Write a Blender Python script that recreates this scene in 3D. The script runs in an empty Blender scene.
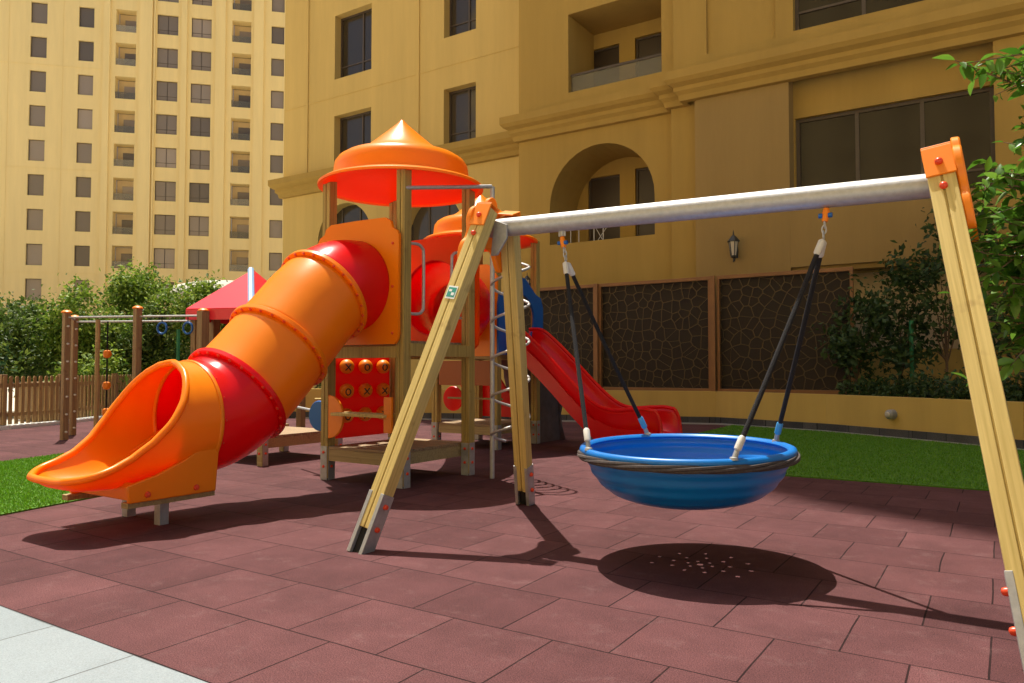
import bpy, bmesh, math, random
import numpy as np
from mathutils import Vector, Matrix
R = math.radians
C = bpy.context.scene.collection
S = bpy.context.scene

# ---------------------------------------------------------------- camera, light, exposure
cd = bpy.data.cameras.new('camera'); cam = bpy.data.objects.new('camera', cd); C.objects.link(cam)
cd.sensor_width = 36; cd.lens = 750 / 1024 * 36; cd.clip_start = 0.05; cd.clip_end = 2000
cam.location = (0, 0, 1.1); cam.rotation_euler = (R(90 + 2.02), 0, R(33.05))
S.camera = cam
w = bpy.data.worlds.new('World'); S.world = w; w.use_nodes = True
nt = w.node_tree; bg = nt.nodes['Background']; sky = nt.nodes.new('ShaderNodeTexSky')
sky.sky_type = 'NISHITA'; sky.sun_disc = False
SUN = Vector((-0.315, 0.19, 1.0)).normalized()
sky.sun_elevation = math.asin(SUN.z); sky.sun_rotation = math.atan2(SUN.x, SUN.y) % (2 * math.pi)
sky.dust_density = 4.5; sky.ozone_density = 0.6; sky.air_density = 1.0
nt.links.new(sky.outputs[0], bg.inputs[0]); bg.inputs[1].default_value = 0.08
ld = bpy.data.lights.new('sun', 'SUN'); ld.energy = 4.6; ld.angle = R(0.5); ld.color = (1.0, 0.935, 0.83)
lo = bpy.data.objects.new('sun', ld); C.objects.link(lo); lo.location = (0, 0, 60)
lo.rotation_euler = SUN.to_track_quat('Z', 'Y').to_euler()
S.view_settings.view_transform = 'Standard'; S.view_settings.look = 'None'; S.view_settings.gamma = 1
S.view_settings.exposure = 0.72

# ---------------------------------------------------------------- materials
def mat(name, col, rough=0.6, var=0.0, vscale=5.0, metal=0.0, bump=0.0, bscale=40.0, spec=0.5, col2=None, trans=0.0, coat=0.0, rvar=0.0, tcol=None):
    m = bpy.data.materials.new(name); m.use_nodes = True
    n = m.node_tree.nodes; l = m.node_tree.links; b = n['Principled BSDF']
    b.inputs['Base Color'].default_value = (*col, 1); b.inputs['Roughness'].default_value = rough
    b.inputs['Metallic'].default_value = metal; b.inputs['Specular IOR Level'].default_value = spec
    b.inputs['Coat Weight'].default_value = coat
    tc = n.new('ShaderNodeTexCoord')
    if var > 0 or col2:
        t = n.new('ShaderNodeTexNoise'); t.inputs['Scale'].default_value = vscale; t.inputs['Detail'].default_value = 6
        t.inputs['Roughness'].default_value = 0.65
        l.new(tc.outputs['Object'], t.inputs['Vector'])
        r = n.new('ShaderNodeValToRGB'); r.color_ramp.elements[0].position = 0.3; r.color_ramp.elements[1].position = 0.72
        c2 = col2 or tuple(c * (1 - var) for c in col)
        r.color_ramp.elements[0].color = (*c2, 1)
        r.color_ramp.elements[1].color = (*[min(1, c * (1 + var * 0.5)) for c in col], 1)
        l.new(t.outputs['Fac'], r.inputs[0]); l.new(r.outputs[0], b.inputs['Base Color'])
        if rvar:
            mr = n.new('ShaderNodeMapRange'); mr.inputs['To Min'].default_value = rough - rvar; mr.inputs['To Max'].default_value = rough + rvar
            l.new(t.outputs['Fac'], mr.inputs[0]); l.new(mr.outputs[0], b.inputs['Roughness'])
    if bump > 0:
        t = n.new('ShaderNodeTexNoise'); t.inputs['Scale'].default_value = bscale; t.inputs['Detail'].default_value = 4
        l.new(tc.outputs['Object'], t.inputs['Vector'])
        bp = n.new('ShaderNodeBump'); bp.inputs['Strength'].default_value = bump; bp.inputs['Distance'].default_value = 0.01
        l.new(t.outputs['Fac'], bp.inputs['Height']); l.new(bp.outputs[0], b.inputs['Normal'])
    if trans > 0:
        tr = n.new('ShaderNodeBsdfTranslucent'); tr.inputs[0].default_value = (*(tcol or [min(1, c * 1.1) for c in col]), 1)
        mx = n.new('ShaderNodeMixShader'); mx.inputs[0].default_value = trans
        l.new(b.outputs[0], mx.inputs[1]); l.new(tr.outputs[0], mx.inputs[2]); l.new(mx.outputs[0], n['Material Output'].inputs[0])
    return m

def wood(name, c1, c2, axis='Z', rough=0.7):
    m = bpy.data.materials.new(name); m.use_nodes = True
    n = m.node_tree.nodes; l = m.node_tree.links; b = n['Principled BSDF']; b.inputs['Roughness'].default_value = rough
    tc = n.new('ShaderNodeTexCoord'); mp = n.new('ShaderNodeMapping'); l.new(tc.outputs['Object'], mp.inputs[0])
    sc = {'X': (0.6, 22, 22), 'Y': (22, 0.6, 22), 'Z': (22, 22, 0.6)}[axis]
    mp.inputs['Scale'].default_value = sc
    t = n.new('ShaderNodeTexNoise'); t.inputs['Scale'].default_value = 3; t.inputs['Detail'].default_value = 7; t.inputs['Distortion'].default_value = 0.15
    l.new(mp.outputs[0], t.inputs['Vector'])
    r = n.new('ShaderNodeValToRGB'); r.color_ramp.elements[0].position = 0.3; r.color_ramp.elements[1].position = 0.7
    r.color_ramp.elements[0].color = (*c1, 1); r.color_ramp.elements[1].color = (*c2, 1)
    l.new(t.outputs['Fac'], r.inputs[0])
    k = n.new('ShaderNodeTexNoise'); k.inputs['Scale'].default_value = 9; k.inputs['Detail'].default_value = 2
    l.new(tc.outputs['Object'], k.inputs['Vector'])
    kr = n.new('ShaderNodeValToRGB'); kr.color_ramp.elements[0].position = 0.27; kr.color_ramp.elements[1].position = 0.36
    kr.color_ramp.elements[0].color = (0.35, 0.2, 0.1, 1); kr.color_ramp.elements[1].color = (1, 1, 1, 1)
    l.new(k.outputs['Fac'], kr.inputs[0])
    mx = n.new('ShaderNodeMix'); mx.data_type = 'RGBA'; mx.blend_type = 'MULTIPLY'; mx.inputs[0].default_value = 0.3
    l.new(r.outputs[0], mx.inputs[6]); l.new(kr.outputs[0], mx.inputs[7]); l.new(mx.outputs[2], b.inputs['Base Color'])
    bp = n.new('ShaderNodeBump'); bp.inputs['Strength'].default_value = 0.2; bp.inputs['Distance'].default_value = 0.002
    l.new(t.outputs['Fac'], bp.inputs['Height']); l.new(bp.outputs[0], b.inputs['Normal'])
    return m

def plaster(name, col, stain=0.15, joints=None):
    m = bpy.data.materials.new(name); m.use_nodes = True
    n = m.node_tree.nodes; l = m.node_tree.links; b = n['Principled BSDF']; b.inputs['Roughness'].default_value = 0.9
    b.inputs['Specular IOR Level'].default_value = 0.2
    tc = n.new('ShaderNodeTexCoord')
    mp = n.new('ShaderNodeMapping'); mp.inputs['Scale'].default_value = (1.8, 1.8, 0.16); l.new(tc.outputs['Object'], mp.inputs[0])
    t = n.new('ShaderNodeTexNoise'); t.inputs['Scale'].default_value = 0.7; t.inputs['Detail'].default_value = 9; t.inputs['Roughness'].default_value = 0.7
    l.new(mp.outputs[0], t.inputs['Vector'])
    r = n.new('ShaderNodeValToRGB'); r.color_ramp.elements[0].position = 0.35; r.color_ramp.elements[1].position = 0.7
    r.color_ramp.elements[0].color = (*[c * (1 - stain) for c in col], 1); r.color_ramp.elements[1].color = (*col, 1)
    l.new(t.outputs['Fac'], r.inputs[0]); l.new(r.outputs[0], b.inputs['Base Color'])
    f = n.new('ShaderNodeTexNoise'); f.inputs['Scale'].default_value = 60; f.inputs['Detail'].default_value = 4
    l.new(tc.outputs['Object'], f.inputs['Vector'])
    bp = n.new('ShaderNodeBump'); bp.inputs['Strength'].default_value = 0.25; bp.inputs['Distance'].default_value = 0.01
    l.new(f.outputs['Fac'], bp.inputs['Height']); l.new(bp.outputs[0], b.inputs['Normal'])
    return m

def leafmat(name, cols, trans=0.35, rough=0.62):
    m = bpy.data.materials.new(name); m.use_nodes = True
    n = m.node_tree.nodes; l = m.node_tree.links; b = n['Principled BSDF']; b.inputs['Roughness'].default_value = rough
    g = n.new('ShaderNodeNewGeometry'); r = n.new('ShaderNodeValToRGB')
    e = r.color_ramp.elements; e[0].color = (*cols[0], 1); e[1].color = (*cols[-1], 1)
    for i, c in enumerate(cols[1:-1]): x = e.new((i + 1) / (len(cols) - 1)); x.color = (*c, 1)
    l.new(g.outputs['Random Per Island'], r.inputs[0]); l.new(r.outputs[0], b.inputs['Base Color'])
    tr = n.new('ShaderNodeBsdfTranslucent'); l.new(r.outputs[0], tr.inputs[0])
    mx = n.new('ShaderNodeMixShader'); mx.inputs[0].default_value = trans
    l.new(b.outputs[0], mx.inputs[1]); l.new(tr.outputs[0], mx.inputs[2]); l.new(mx.outputs[0], n['Material Output'].inputs[0])
    return m

def tiles(name, c1, c2, bw, rh, org, mortar, mcol, msize=0.004, speck=None, offset=0.5, rough=0.85, bump=0.5, amp=1.0):
    m = bpy.data.materials.new(name); m.use_nodes = True
    n = m.node_tree.nodes; l = m.node_tree.links; b = n['Principled BSDF']; b.inputs['Roughness'].default_value = rough
    b.inputs['Specular IOR Level'].default_value = 0.15
    tc = n.new('ShaderNodeTexCoord'); mp = n.new('ShaderNodeMapping'); mp.inputs['Location'].default_value = (-org[0], -org[1], 0)
    l.new(tc.outputs['Object'], mp.inputs[0])
    wb = n.new('ShaderNodeTexNoise'); wb.inputs['Scale'].default_value = 1.7; l.new(mp.outputs[0], wb.inputs['Vector'])
    sb = n.new('ShaderNodeVectorMath'); sb.operation = 'SUBTRACT'; sb.inputs[1].default_value = (0.5, 0.5, 0.5); l.new(wb.outputs['Color'], sb.inputs[0])
    sc = n.new('ShaderNodeVectorMath'); sc.operation = 'SCALE'; sc.inputs['Scale'].default_value = 0.02; l.new(sb.outputs[0], sc.inputs[0])
    ad = n.new('ShaderNodeVectorMath'); l.new(mp.outputs[0], ad.inputs[0]); l.new(sc.outputs[0], ad.inputs[1])
    br = n.new('ShaderNodeTexBrick'); br.offset = offset; br.inputs['Scale'].default_value = 1
    br.inputs['Brick Width'].default_value = bw; br.inputs['Row Height'].default_value = rh
    br.inputs['Mortar Size'].default_value = msize; br.inputs['Mortar Smooth'].default_value = 0.3; br.inputs['Bias'].default_value = 0.0
    br.inputs['Color1'].default_value = (*c1, 1); br.inputs['Color2'].default_value = (*c2, 1); br.inputs['Mortar'].default_value = (*mcol, 1)
    l.new(ad.outputs[0], br.inputs['Vector'])
    cur = br.outputs['Color']
    for s, lo_, hi, f0, f1 in ((2.2, 0.72, 1.15, 0.3, 0.7), (190, 0.4, 1.7, 0.3, 0.72)):
        t = n.new('ShaderNodeTexNoise'); t.inputs['Scale'].default_value = s; t.inputs['Detail'].default_value = 6 if s < 10 else 2
        t.inputs['Roughness'].default_value = 0.7
        l.new(tc.outputs['Object'], t.inputs['Vector'])
        mr = n.new('ShaderNodeMapRange'); mr.inputs['From Min'].default_value = f0; mr.inputs['From Max'].default_value = f1
        mr.inputs['To Min'].default_value = 1+(lo_-1)*amp; mr.inputs['To Max'].default_value = 1+(hi-1)*amp
        l.new(t.outputs['Fac'], mr.inputs[0])
        vm = n.new('ShaderNodeVectorMath'); vm.operation = 'SCALE'; l.new(cur, vm.inputs[0]); l.new(mr.outputs[0], vm.inputs['Scale'])
        cur = vm.outputs[0]; fine = t
    if speck:
        t = n.new('ShaderNodeTexNoise'); t.inputs['Scale'].default_value = 6; t.inputs['Detail'].default_value = 8; t.inputs['Roughness'].default_value = 0.8
        l.new(tc.outputs['Object'], t.inputs['Vector'])
        rr = n.new('ShaderNodeValToRGB'); rr.color_ramp.elements[0].position = 0.54; rr.color_ramp.elements[1].position = 0.76
        rr.color_ramp.elements[0].color = (0, 0, 0, 1); rr.color_ramp.elements[1].color = (0.4, 0.4, 0.4, 1)
        l.new(t.outputs['Fac'], rr.inputs[0])
        mx = n.new('ShaderNodeMix'); mx.data_type = 'RGBA'; l.new(rr.outputs[0], mx.inputs[0]); l.new(cur, mx.inputs[6]); mx.inputs[7].default_value = (*speck, 1)
        cur = mx.outputs[2]
    l.new(cur, b.inputs['Base Color'])
    bp = n.new('ShaderNodeBump'); bp.inputs['Strength'].default_value = bump; bp.inputs['Distance'].default_value = 0.006; bp.invert = True
    l.new(br.outputs['Fac'], bp.inputs['Height'])
    bp2 = n.new('ShaderNodeBump'); bp2.inputs['Strength'].default_value = 0.35; bp2.inputs['Distance'].default_value = 0.004
    l.new(fine.outputs['Fac'], bp2.inputs['Height']); l.new(bp.outputs[0], bp2.inputs['Normal']); l.new(bp2.outputs[0], b.inputs['Normal'])
    return m

def glassmat(name, col, rough=0.08, alpha=1.0):
    m = bpy.data.materials.new(name); m.use_nodes = True
    n = m.node_tree.nodes; l = m.node_tree.links; b = n['Principled BSDF']
    b.inputs['Roughness'].default_value = rough; b.inputs['Base Color'].default_value = (*col, 1)
    b.inputs['Specular IOR Level'].default_value = 0.6; b.inputs['Alpha'].default_value = alpha
    tc = n.new('ShaderNodeTexCoord'); t = n.new('ShaderNodeTexNoise'); t.inputs['Scale'].default_value = 0.9
    l.new(tc.outputs['Object'], t.inputs['Vector'])
    bp = n.new('ShaderNodeBump'); bp.inputs['Strength'].default_value = 0.08; bp.inputs['Distance'].default_value = 0.05
    l.new(t.outputs['Fac'], bp.inputs['Height']); l.new(bp.outputs[0], b.inputs['Normal'])
    oi = n.new('ShaderNodeObjectInfo'); cr = n.new('ShaderNodeValToRGB')
    cr.color_ramp.elements[0].color = (*[c*0.55 for c in col], 1); cr.color_ramp.elements[1].color = (*[min(1, c*1.65) for c in col], 1)
    l.new(oi.outputs['Random'], cr.inputs[0]); l.new(cr.outputs[0], b.inputs['Base Color'])
    return m

M = {}
M['rubber'] = tiles('rubber_tiles', (0.108, 0.043, 0.044), (0.076, 0.029, 0.030), 0.495, 0.505, (-3.27+0.2475, 1.655), 1, (0.018, 0.007, 0.007), msize=0.0042, speck=(0.20, 0.12, 0.115))
M['paver'] = tiles('stone_pavers', (0.245, 0.285, 0.30), (0.22, 0.26, 0.275), 0.6, 0.4, (-3.4, 1.65), 1, (0.10, 0.11, 0.115), msize=0.005, offset=0.4, rough=0.55, bump=0.3, amp=0.3)
M['concrete'] = mat('pale_ground', (0.60, 0.55, 0.45), 0.9, 0.2, 0.3, bump=0.2)
M['turf'] = mat('turf_base', (0.07, 0.19, 0.004), 0.95, 0.3, 30, bump=0.8, bscale=150)
M['blade'] = leafmat('turf_blade', [(0.07, 0.19, 0.003), (0.11, 0.28, 0.006), (0.15, 0.34, 0.012)], 0.3, 0.6)
M['kerb'] = mat('kerb_stone', (0.33, 0.31, 0.28), 0.85, 0.2, 4, bump=0.2)
M['plinth'] = tiles('dark_plinth_tiles', (0.06, 0.058, 0.06), (0.10, 0.095, 0.09), 0.5, 0.3, (0, 0), 1, (0.03, 0.03, 0.03), rough=0.4)
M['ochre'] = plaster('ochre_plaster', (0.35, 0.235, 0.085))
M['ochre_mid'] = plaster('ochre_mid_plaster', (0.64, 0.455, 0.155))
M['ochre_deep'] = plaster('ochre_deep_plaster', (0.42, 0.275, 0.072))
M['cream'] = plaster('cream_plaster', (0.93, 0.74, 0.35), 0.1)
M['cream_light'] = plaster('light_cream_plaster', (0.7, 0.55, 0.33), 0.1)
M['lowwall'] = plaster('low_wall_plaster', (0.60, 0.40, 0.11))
M['glass'] = glassmat('dark_window_glass', (0.05, 0.04, 0.028), 0.06)
M['glass_dark'] = glassmat('smoked_window_glass', (0.015, 0.011, 0.008), 0.12)
M['glass_dark'].node_tree.nodes['Principled BSDF'].inputs['Specular IOR Level'].default_value = 0.42
M['glass_far'] = glassmat('brown_window_glass', (0.23, 0.19, 0.155), 0.25)
M['railglass'] = glassmat('railing_glass', (0.28, 0.26, 0.2), 0.1, 0.5)
M['frame'] = mat('bronze_frame', (0.075, 0.055, 0.04), 0.45, 0.1, 8)
M['door'] = mat('dark_door', (0.045, 0.03, 0.02), 0.4, 0.1, 3)
M['post'] = wood('green_treated_post', (0.26, 0.185, 0.045), (0.46, 0.34, 0.095))
M['leg'] = wood('pale_pine_leg', (0.47, 0.345, 0.095), (0.66, 0.505, 0.175))
M['deck'] = wood('deck_board', (0.20, 0.13, 0.065), (0.36, 0.25, 0.13), 'X')
M['deckside'] = wood('deck_side', (0.26, 0.19, 0.08), (0.42, 0.32, 0.14), 'X')
M['brownpost'] = wood('brown_wood', (0.20, 0.12, 0.05), (0.34, 0.215, 0.095))
M['fence'] = wood('fence_wood', (0.28, 0.18, 0.07), (0.50, 0.34, 0.14))
M['orange'] = mat('orange_plastic', (1.0, 0.30, 0.005), 0.3, 0.04, 2, trans=0.3, tcol=(1.0, 0.09, 0.001), spec=0.4, bump=0.04, bscale=300, rvar=0.06)
M['orange_dark'] = mat('red_orange_plastic', (0.92, 0.12, 0.003), 0.35, 0.05, 2, trans=0.5, spec=0.35)
M['orange_in'] = mat('orange_board', (0.95, 0.26, 0.005), 0.4, 0.05, 3, trans=0.12)
M['red'] = mat('red_plastic', (0.80, 0.006, 0.010), 0.22, 0.06, 2, trans=0.38, tcol=(1.0, 0.02, 0.008), rvar=0.05)
M['redboard'] = mat('red_board', (0.78, 0.008, 0.006), 0.4, 0.05, 3, trans=0.35)
M['blue'] = mat('blue_plastic', (0.002, 0.16, 0.52), 0.34, 0.06, 3, trans=0.0)
M['blueboard'] = mat('blue_board', (0.005, 0.10, 0.38), 0.4)
M['steel'] = mat('galvanised_steel', (0.48, 0.48, 0.47), 0.5, 0.16, 30, metal=0.55, rvar=0.12)
M['footsteel'] = mat('foot_steel', (0.42, 0.43, 0.43), 0.5, 0.2, 20, metal=0.5)
M['rope'] = mat('black_rope', (0.008, 0.007, 0.008), 0.9, 0.2, 60, bump=0.8, bscale=200)
M['rimrope'] = mat('grey_brown_rope', (0.07, 0.055, 0.05), 0.85, 0.4, 80)
M['ferrule'] = mat('pale_ferrule', (0.62, 0.60, 0.54), 0.35, 0.1, 20)
M['blueferrule'] = mat('blue_ferrule', (0.05, 0.28, 0.55), 0.35)
M['bolt'] = mat('red_bolt_cap', (0.75, 0.06, 0.015), 0.35)
M['black'] = mat('black_slot', (0.01, 0.01, 0.01), 0.8)
M['ink'] = mat('black_ink', (0.02, 0.015, 0.015), 0.6)
M['teal'] = mat('teal_print', (0.03, 0.28, 0.22), 0.5)
M['white'] = mat('white_print', (0.75, 0.78, 0.76), 0.5)
M['rock'] = mat('brown_rock', (0.12, 0.085, 0.07), 0.85, 0.35, 6, bump=0.9, bscale=9)
M['lattice'] = mat('dark_lattice_metal', (0.085, 0.052, 0.016), 0.5, 0.15, 10, metal=0.2)
M['latticeback'] = mat('lattice_backing', (0.024, 0.015, 0.007), 0.7, 0.2, 3)
M['latticeframe'] = mat('lattice_frame', (0.25, 0.11, 0.035), 0.5, 0.15, 6)
M['lantern'] = mat('lantern_iron', (0.03, 0.03, 0.025), 0.5)
M['lampglass'] = mat('frosted_lamp_glass', (0.5, 0.45, 0.36), 0.3)
M['greylamp'] = mat('grey_lamp', (0.25, 0.25, 0.24), 0.5)
M['bark'] = mat('bark', (0.14, 0.09, 0.05), 0.9, 0.3, 15, bump=0.7, bscale=30)
M['stake'] = mat('green_stake', (0.01, 0.16, 0.06), 0.5)
M['tent'] = mat('pale_canvas', (0.42, 0.41, 0.33), 0.8)
M['pink'] = mat('red_roof_panel', (0.75, 0.02, 0.04), 0.35)
M['blueseam'] = mat('pale_blue_strip', (0.25, 0.42, 0.68), 0.4)
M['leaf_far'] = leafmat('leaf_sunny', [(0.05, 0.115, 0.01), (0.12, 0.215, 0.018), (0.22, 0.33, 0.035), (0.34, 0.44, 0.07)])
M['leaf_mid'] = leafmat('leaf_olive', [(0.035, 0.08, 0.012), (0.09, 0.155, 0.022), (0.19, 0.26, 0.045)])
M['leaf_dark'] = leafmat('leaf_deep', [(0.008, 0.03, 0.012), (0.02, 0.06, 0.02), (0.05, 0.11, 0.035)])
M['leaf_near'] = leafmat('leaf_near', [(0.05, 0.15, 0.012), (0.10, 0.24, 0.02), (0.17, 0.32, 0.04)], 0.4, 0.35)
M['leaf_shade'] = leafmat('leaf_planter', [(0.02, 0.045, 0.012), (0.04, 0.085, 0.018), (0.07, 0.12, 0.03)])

# ---------------------------------------------------------------- mesh helper
def tag(o, label=None, cat=None, group=None, kind=None):
    if label: o['label'] = label
    if cat: o['category'] = cat
    if group: o['group'] = group
    if kind: o['kind'] = kind
    return o
def thing(name, loc, label, cat, group=None):
    o = bpy.data.objects.new(name, None); C.objects.link(o); o.location = loc; o.empty_display_size = 0.2
    o['_o'] = loc
    return tag(o, label, cat, group)
def origin(o):
    p = Vector((0, 0, 0))
    while o is not None: p += o.location; o = o.parent
    return p
class MB:
    def __init__(s): s.v = []; s.f = []; s.m = []; s.mi = 0
    def add(s, vs, fs):
        b = len(s.v); s.v += [tuple(v) for v in vs]
        for f in fs: s.f.append(tuple(b + i for i in f)); s.m.append(s.mi)
        return s
    def box(s, lo, hi, mtx=None):
        (a, b, c), (d, e, f) = lo, hi
        vs = [Vector(p) for p in ((a,b,c),(d,b,c),(d,e,c),(a,e,c),(a,b,f),(d,b,f),(d,e,f),(a,e,f))]
        if mtx: vs = [mtx @ v for v in vs]
        return s.add(vs, [(3,2,1,0),(4,5,6,7),(0,1,5,4),(1,2,6,5),(2,3,7,6),(3,0,4,7)])
    def beam(s, p0, p1, w, h, up=(0, 0, 1)):
        p0 = Vector(p0); p1 = Vector(p1); d = (p1 - p0).normalized(); up = Vector(up)
        x = d.cross(up).normalized(); y = x.cross(d).normalized()
        vs = [p + x * a * w / 2 + y * b * h / 2 for p in (p0, p1) for a, b in ((-1,-1),(1,-1),(1,1),(-1,1))]
        return s.add(vs, [(0,1,2,3),(7,6,5,4),(0,4,5,1),(1,5,6,2),(2,6,7,3),(3,7,4,0)])
    def tube(s, pts, r, n=12, cap=True, closed=False, twist=None):
        pts = [Vector(p) for p in pts]; N = len(pts); rs = r if isinstance(r, (list, tuple)) else [r] * N
        ref = None; vs = []
        for i, p in enumerate(pts):
            if closed: d = (pts[(i + 1) % N] - pts[i - 1]).normalized()
            else: d = (pts[min(i + 1, N - 1)] - pts[max(i - 1, 0)]).normalized()
            if ref is None: ref = d.orthogonal().normalized()
            ref = (ref - d * ref.dot(d)); ref = ref.normalized() if ref.length > 1e-6 else d.orthogonal().normalized()
            q = d.cross(ref)
            for k in range(n):
                a = 2 * math.pi * k / n; vs.append(p + (ref * math.cos(a) + q * math.sin(a)) * rs[i])
        fs = []
        for i in range(N if closed else N - 1):
            j = (i + 1) % N
            for k in range(n):
                fs.append((i * n + k, i * n + (k + 1) % n, j * n + (k + 1) % n, j * n + k))
        if cap and not closed: fs += [tuple(range(n))[::-1], tuple((N - 1) * n + k for k in range(n))]
        return s.add(vs, fs)
    def lathe(s, prof, c, n=48, axis='Z', capends=False):
        vs = []
        for r, z in prof:
            for k in range(n):
                a = 2 * math.pi * k / n; x, y = r * math.cos(a), r * math.sin(a)
                vs.append({'Z': (c[0]+x, c[1]+y, c[2]+z), 'Y': (c[0]+x, c[1]+z, c[2]+y), 'X': (c[0]+z, c[1]+x, c[2]+y)}[axis])
        fs = [(i*n+k, i*n+(k+1) % n, (i+1)*n+(k+1) % n, (i+1)*n+k) for i in range(len(prof)-1) for k in range(n)]
        if capends: fs += [tuple(range(n))[::-1], tuple((len(prof)-1)*n+k for k in range(n))]
        return s.add(vs, fs)
    def prism(s, poly, fn, d0, d1):
        n = len(poly)
        vs = [fn(a, b, d0) for a, b in poly] + [fn(a, b, d1) for a, b in poly]
        return s.add(vs, [tuple(range(n))[::-1], tuple(range(n, 2*n))] + [(i, (i+1) % n, n+(i+1) % n, n+i) for i in range(n)])
    def build(s, name, m, parent=None, bevel=0, smooth=35, solid=0):
        me = bpy.data.meshes.new(name); off = origin(parent) if parent else Vector((0, 0, 0))
        me.from_pydata([(x-off.x, y-off.y, z-off.z) for x, y, z in s.v], [], s.f)
        for q in (m if isinstance(m, (list, tuple)) else [m]): me.materials.append(q)
        me.polygons.foreach_set('material_index', s.m)
        bm = bmesh.new(); bm.from_mesh(me)
        bmesh.ops.recalc_face_normals(bm, faces=bm.faces)
        if smooth:
            for f in bm.faces: f.smooth = True
            for e in bm.edges:
                if len(e.link_faces) == 2 and e.calc_face_angle(0) > R(smooth): e.smooth = False
        bm.to_mesh(me); bm.free()
        o = bpy.data.objects.new(name, me); C.objects.link(o); o.parent = parent
        if solid:
            k = o.modifiers.new('solid', 'SOLIDIFY'); k.thickness = solid; k.offset = 0
        if bevel:
            k = o.modifiers.new('bevel', 'BEVEL'); k.width = bevel; k.segments = 2; k.limit_method = 'ANGLE'; k.angle_limit = R(40)
        return o
def fXZ(Y0):  return lambda a, b, d: (a, Y0 + d, b)
def fYZ(X0):  return lambda a, b, d: (X0 + d, a, b)
def fXY(a, b, d): return (a, b, d)

# ---------------------------------------------------------------- the ground
def sheet(name, poly, z0, z1, m, label=None, kind='structure'):
    o = MB().prism(poly, fXY, z0, z1).build(name, m, smooth=0); return tag(o, kind=kind)
sheet('ground', [(-400, -200), (400, -200), (400, 400), (-400, 400)], -0.5, -0.012, M['concrete'])
sheet('rubber_floor', [(-14.2, 1.655), (9, 1.655), (9, 13.5), (0.35, 13.0), (-1, 13.4), (-2.6, 14.3), (-4.8, 14.75), (-7.7, 13.75), (-10.9, 12.4), (-14, 10.9), (-19.2, 12.6), (-16.7, 9.0), (-15.5, 7.6), (-14.9, 6.4), (-14.3, 4)], -0.3, 0.0, M['rubber'])
sheet('pavement', [(-16, -4), (6, -4), (6, 1.65), (-16, 1.65)], -0.3, 0.002, M['paver'])

def turf(name, poly, nblades, seed, blen=0.02):
    base = MB().prism(poly, fXY, -0.1, 0.012)
    rnd = random.Random(seed)
    xs = [p[0] for p in poly]; ys = [p[1] for p in poly]
    def inside(x, y):
        c = False; j = len(poly) - 1
        for i in range(len(poly)):
            if (poly[i][1] > y) != (poly[j][1] > y) and x < (poly[j][0]-poly[i][0])*(y-poly[i][1])/(poly[j][1]-poly[i][1])+poly[i][0]: c = not c
            j = i
        return c
    base.mi = 1; k = 0
    while k < nblades:
        x = rnd.uniform(min(xs), max(xs)); y = rnd.uniform(min(ys), max(ys))
        if not inside(x, y): continue
        k += 1
        a = rnd.uniform(0, 6.28); L = blen * rnd.uniform(0.6, 1.3); wd = 0.004 + 0.003 * rnd.random(); t = rnd.uniform(-0.015, 0.015); t2 = rnd.uniform(-0.015, 0.015)
        c, s_ = math.cos(a) * wd, math.sin(a) * wd
        base.add([(x-c, y-s_, 0.011), (x+c, y+s_, 0.011), (x+t, y+t2, 0.011+L)], [(0, 1, 2)])
    me = bpy.data.meshes.new(name); me.from_pydata(base.v, [], base.f); me.materials.append(M['turf']); me.materials.append(M['blade'])
    me.polygons.foreach_set('material_index', base.m)
    o = bpy.data.objects.new(name, me); C.objects.link(o); return o
tag(turf('grass', [(-6.02, 1.66), (-6.25, 2.63), (-6.5, 3.64), (-8.2, 4.2), (-10, 4.92), (-9.7, 4.0), (-9.3, 1.66)], 42000, 3), 'bright artificial turf patch beside the orange tube slide exit', 'grass', kind='stuff')
tag(turf('grass', [(-4.1, 7.9), (0.9, 8.0), (3.4, 8.2), (3.4, 12.2), (0.45, 12.0), (-0.95, 12.85), (-2.5, 13.75), (-4.3, 14.35)], 75000, 4, 0.02), 'dark shaded lawn strip in front of the yellow planter wall', 'grass', kind='stuff')
_kp = [(3.4, 11.9), (0.4, 12.02), (-0.95, 12.87), (-2.5, 13.77), (-4.6, 14.45), (-7.7, 13.45), (-10.9, 12.15), (-12.9, 11.2)]
kb = MB()
for a, b in zip(_kp[:-1], _kp[1:]): kb.beam((a[0], a[1], 0.008), (b[0], b[1], 0.008), 0.12, 0.03)
tag(kb.build('kerb', M['kerb'], smooth=0), kind='structure')

# ---------------------------------------------------------------- low planter wall
_wp = [(4.5, 12.2), (0.3, 12.13), (-1.0, 12.97), (-2.5, 13.88), (-4.7, 14.58), (-7.7, 13.58), (-10.9, 12.28), (-13.0, 11.3), (-13.4, 11.1)]
lw = thing('low_wall', (-4.7, 14.5, 0), 'low yellow rendered wall curving along the back of the playground', 'wall')
a_ = MB(); b_ = MB()
for (x0, y0), (x1, y1) in zip(_wp[:-1], _wp[1:]):
    a_.beam((x0, y0+0.08, 0.39), (x1, y1+0.08, 0.39), 0.2, 0.50)
    b_.beam((x0, y0+0.075, 0.07), (x1, y1+0.075, 0.07), 0.23, 0.14)
a_.build('wall', M['lowwall'], lw, smooth=0); b_.build('plinth', M['plinth'], lw, smooth=0)
sheet('soil', [(-2.4, 14.1), (-0.9, 13.2), (0.4, 12.35), (4.5, 12.35), (4.5, 16), (-2.4, 16)], -0.1, 0.5, mat('soil_mix', (0.07, 0.045, 0.03), 0.95, 0.4, 9, bump=0.8))

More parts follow.
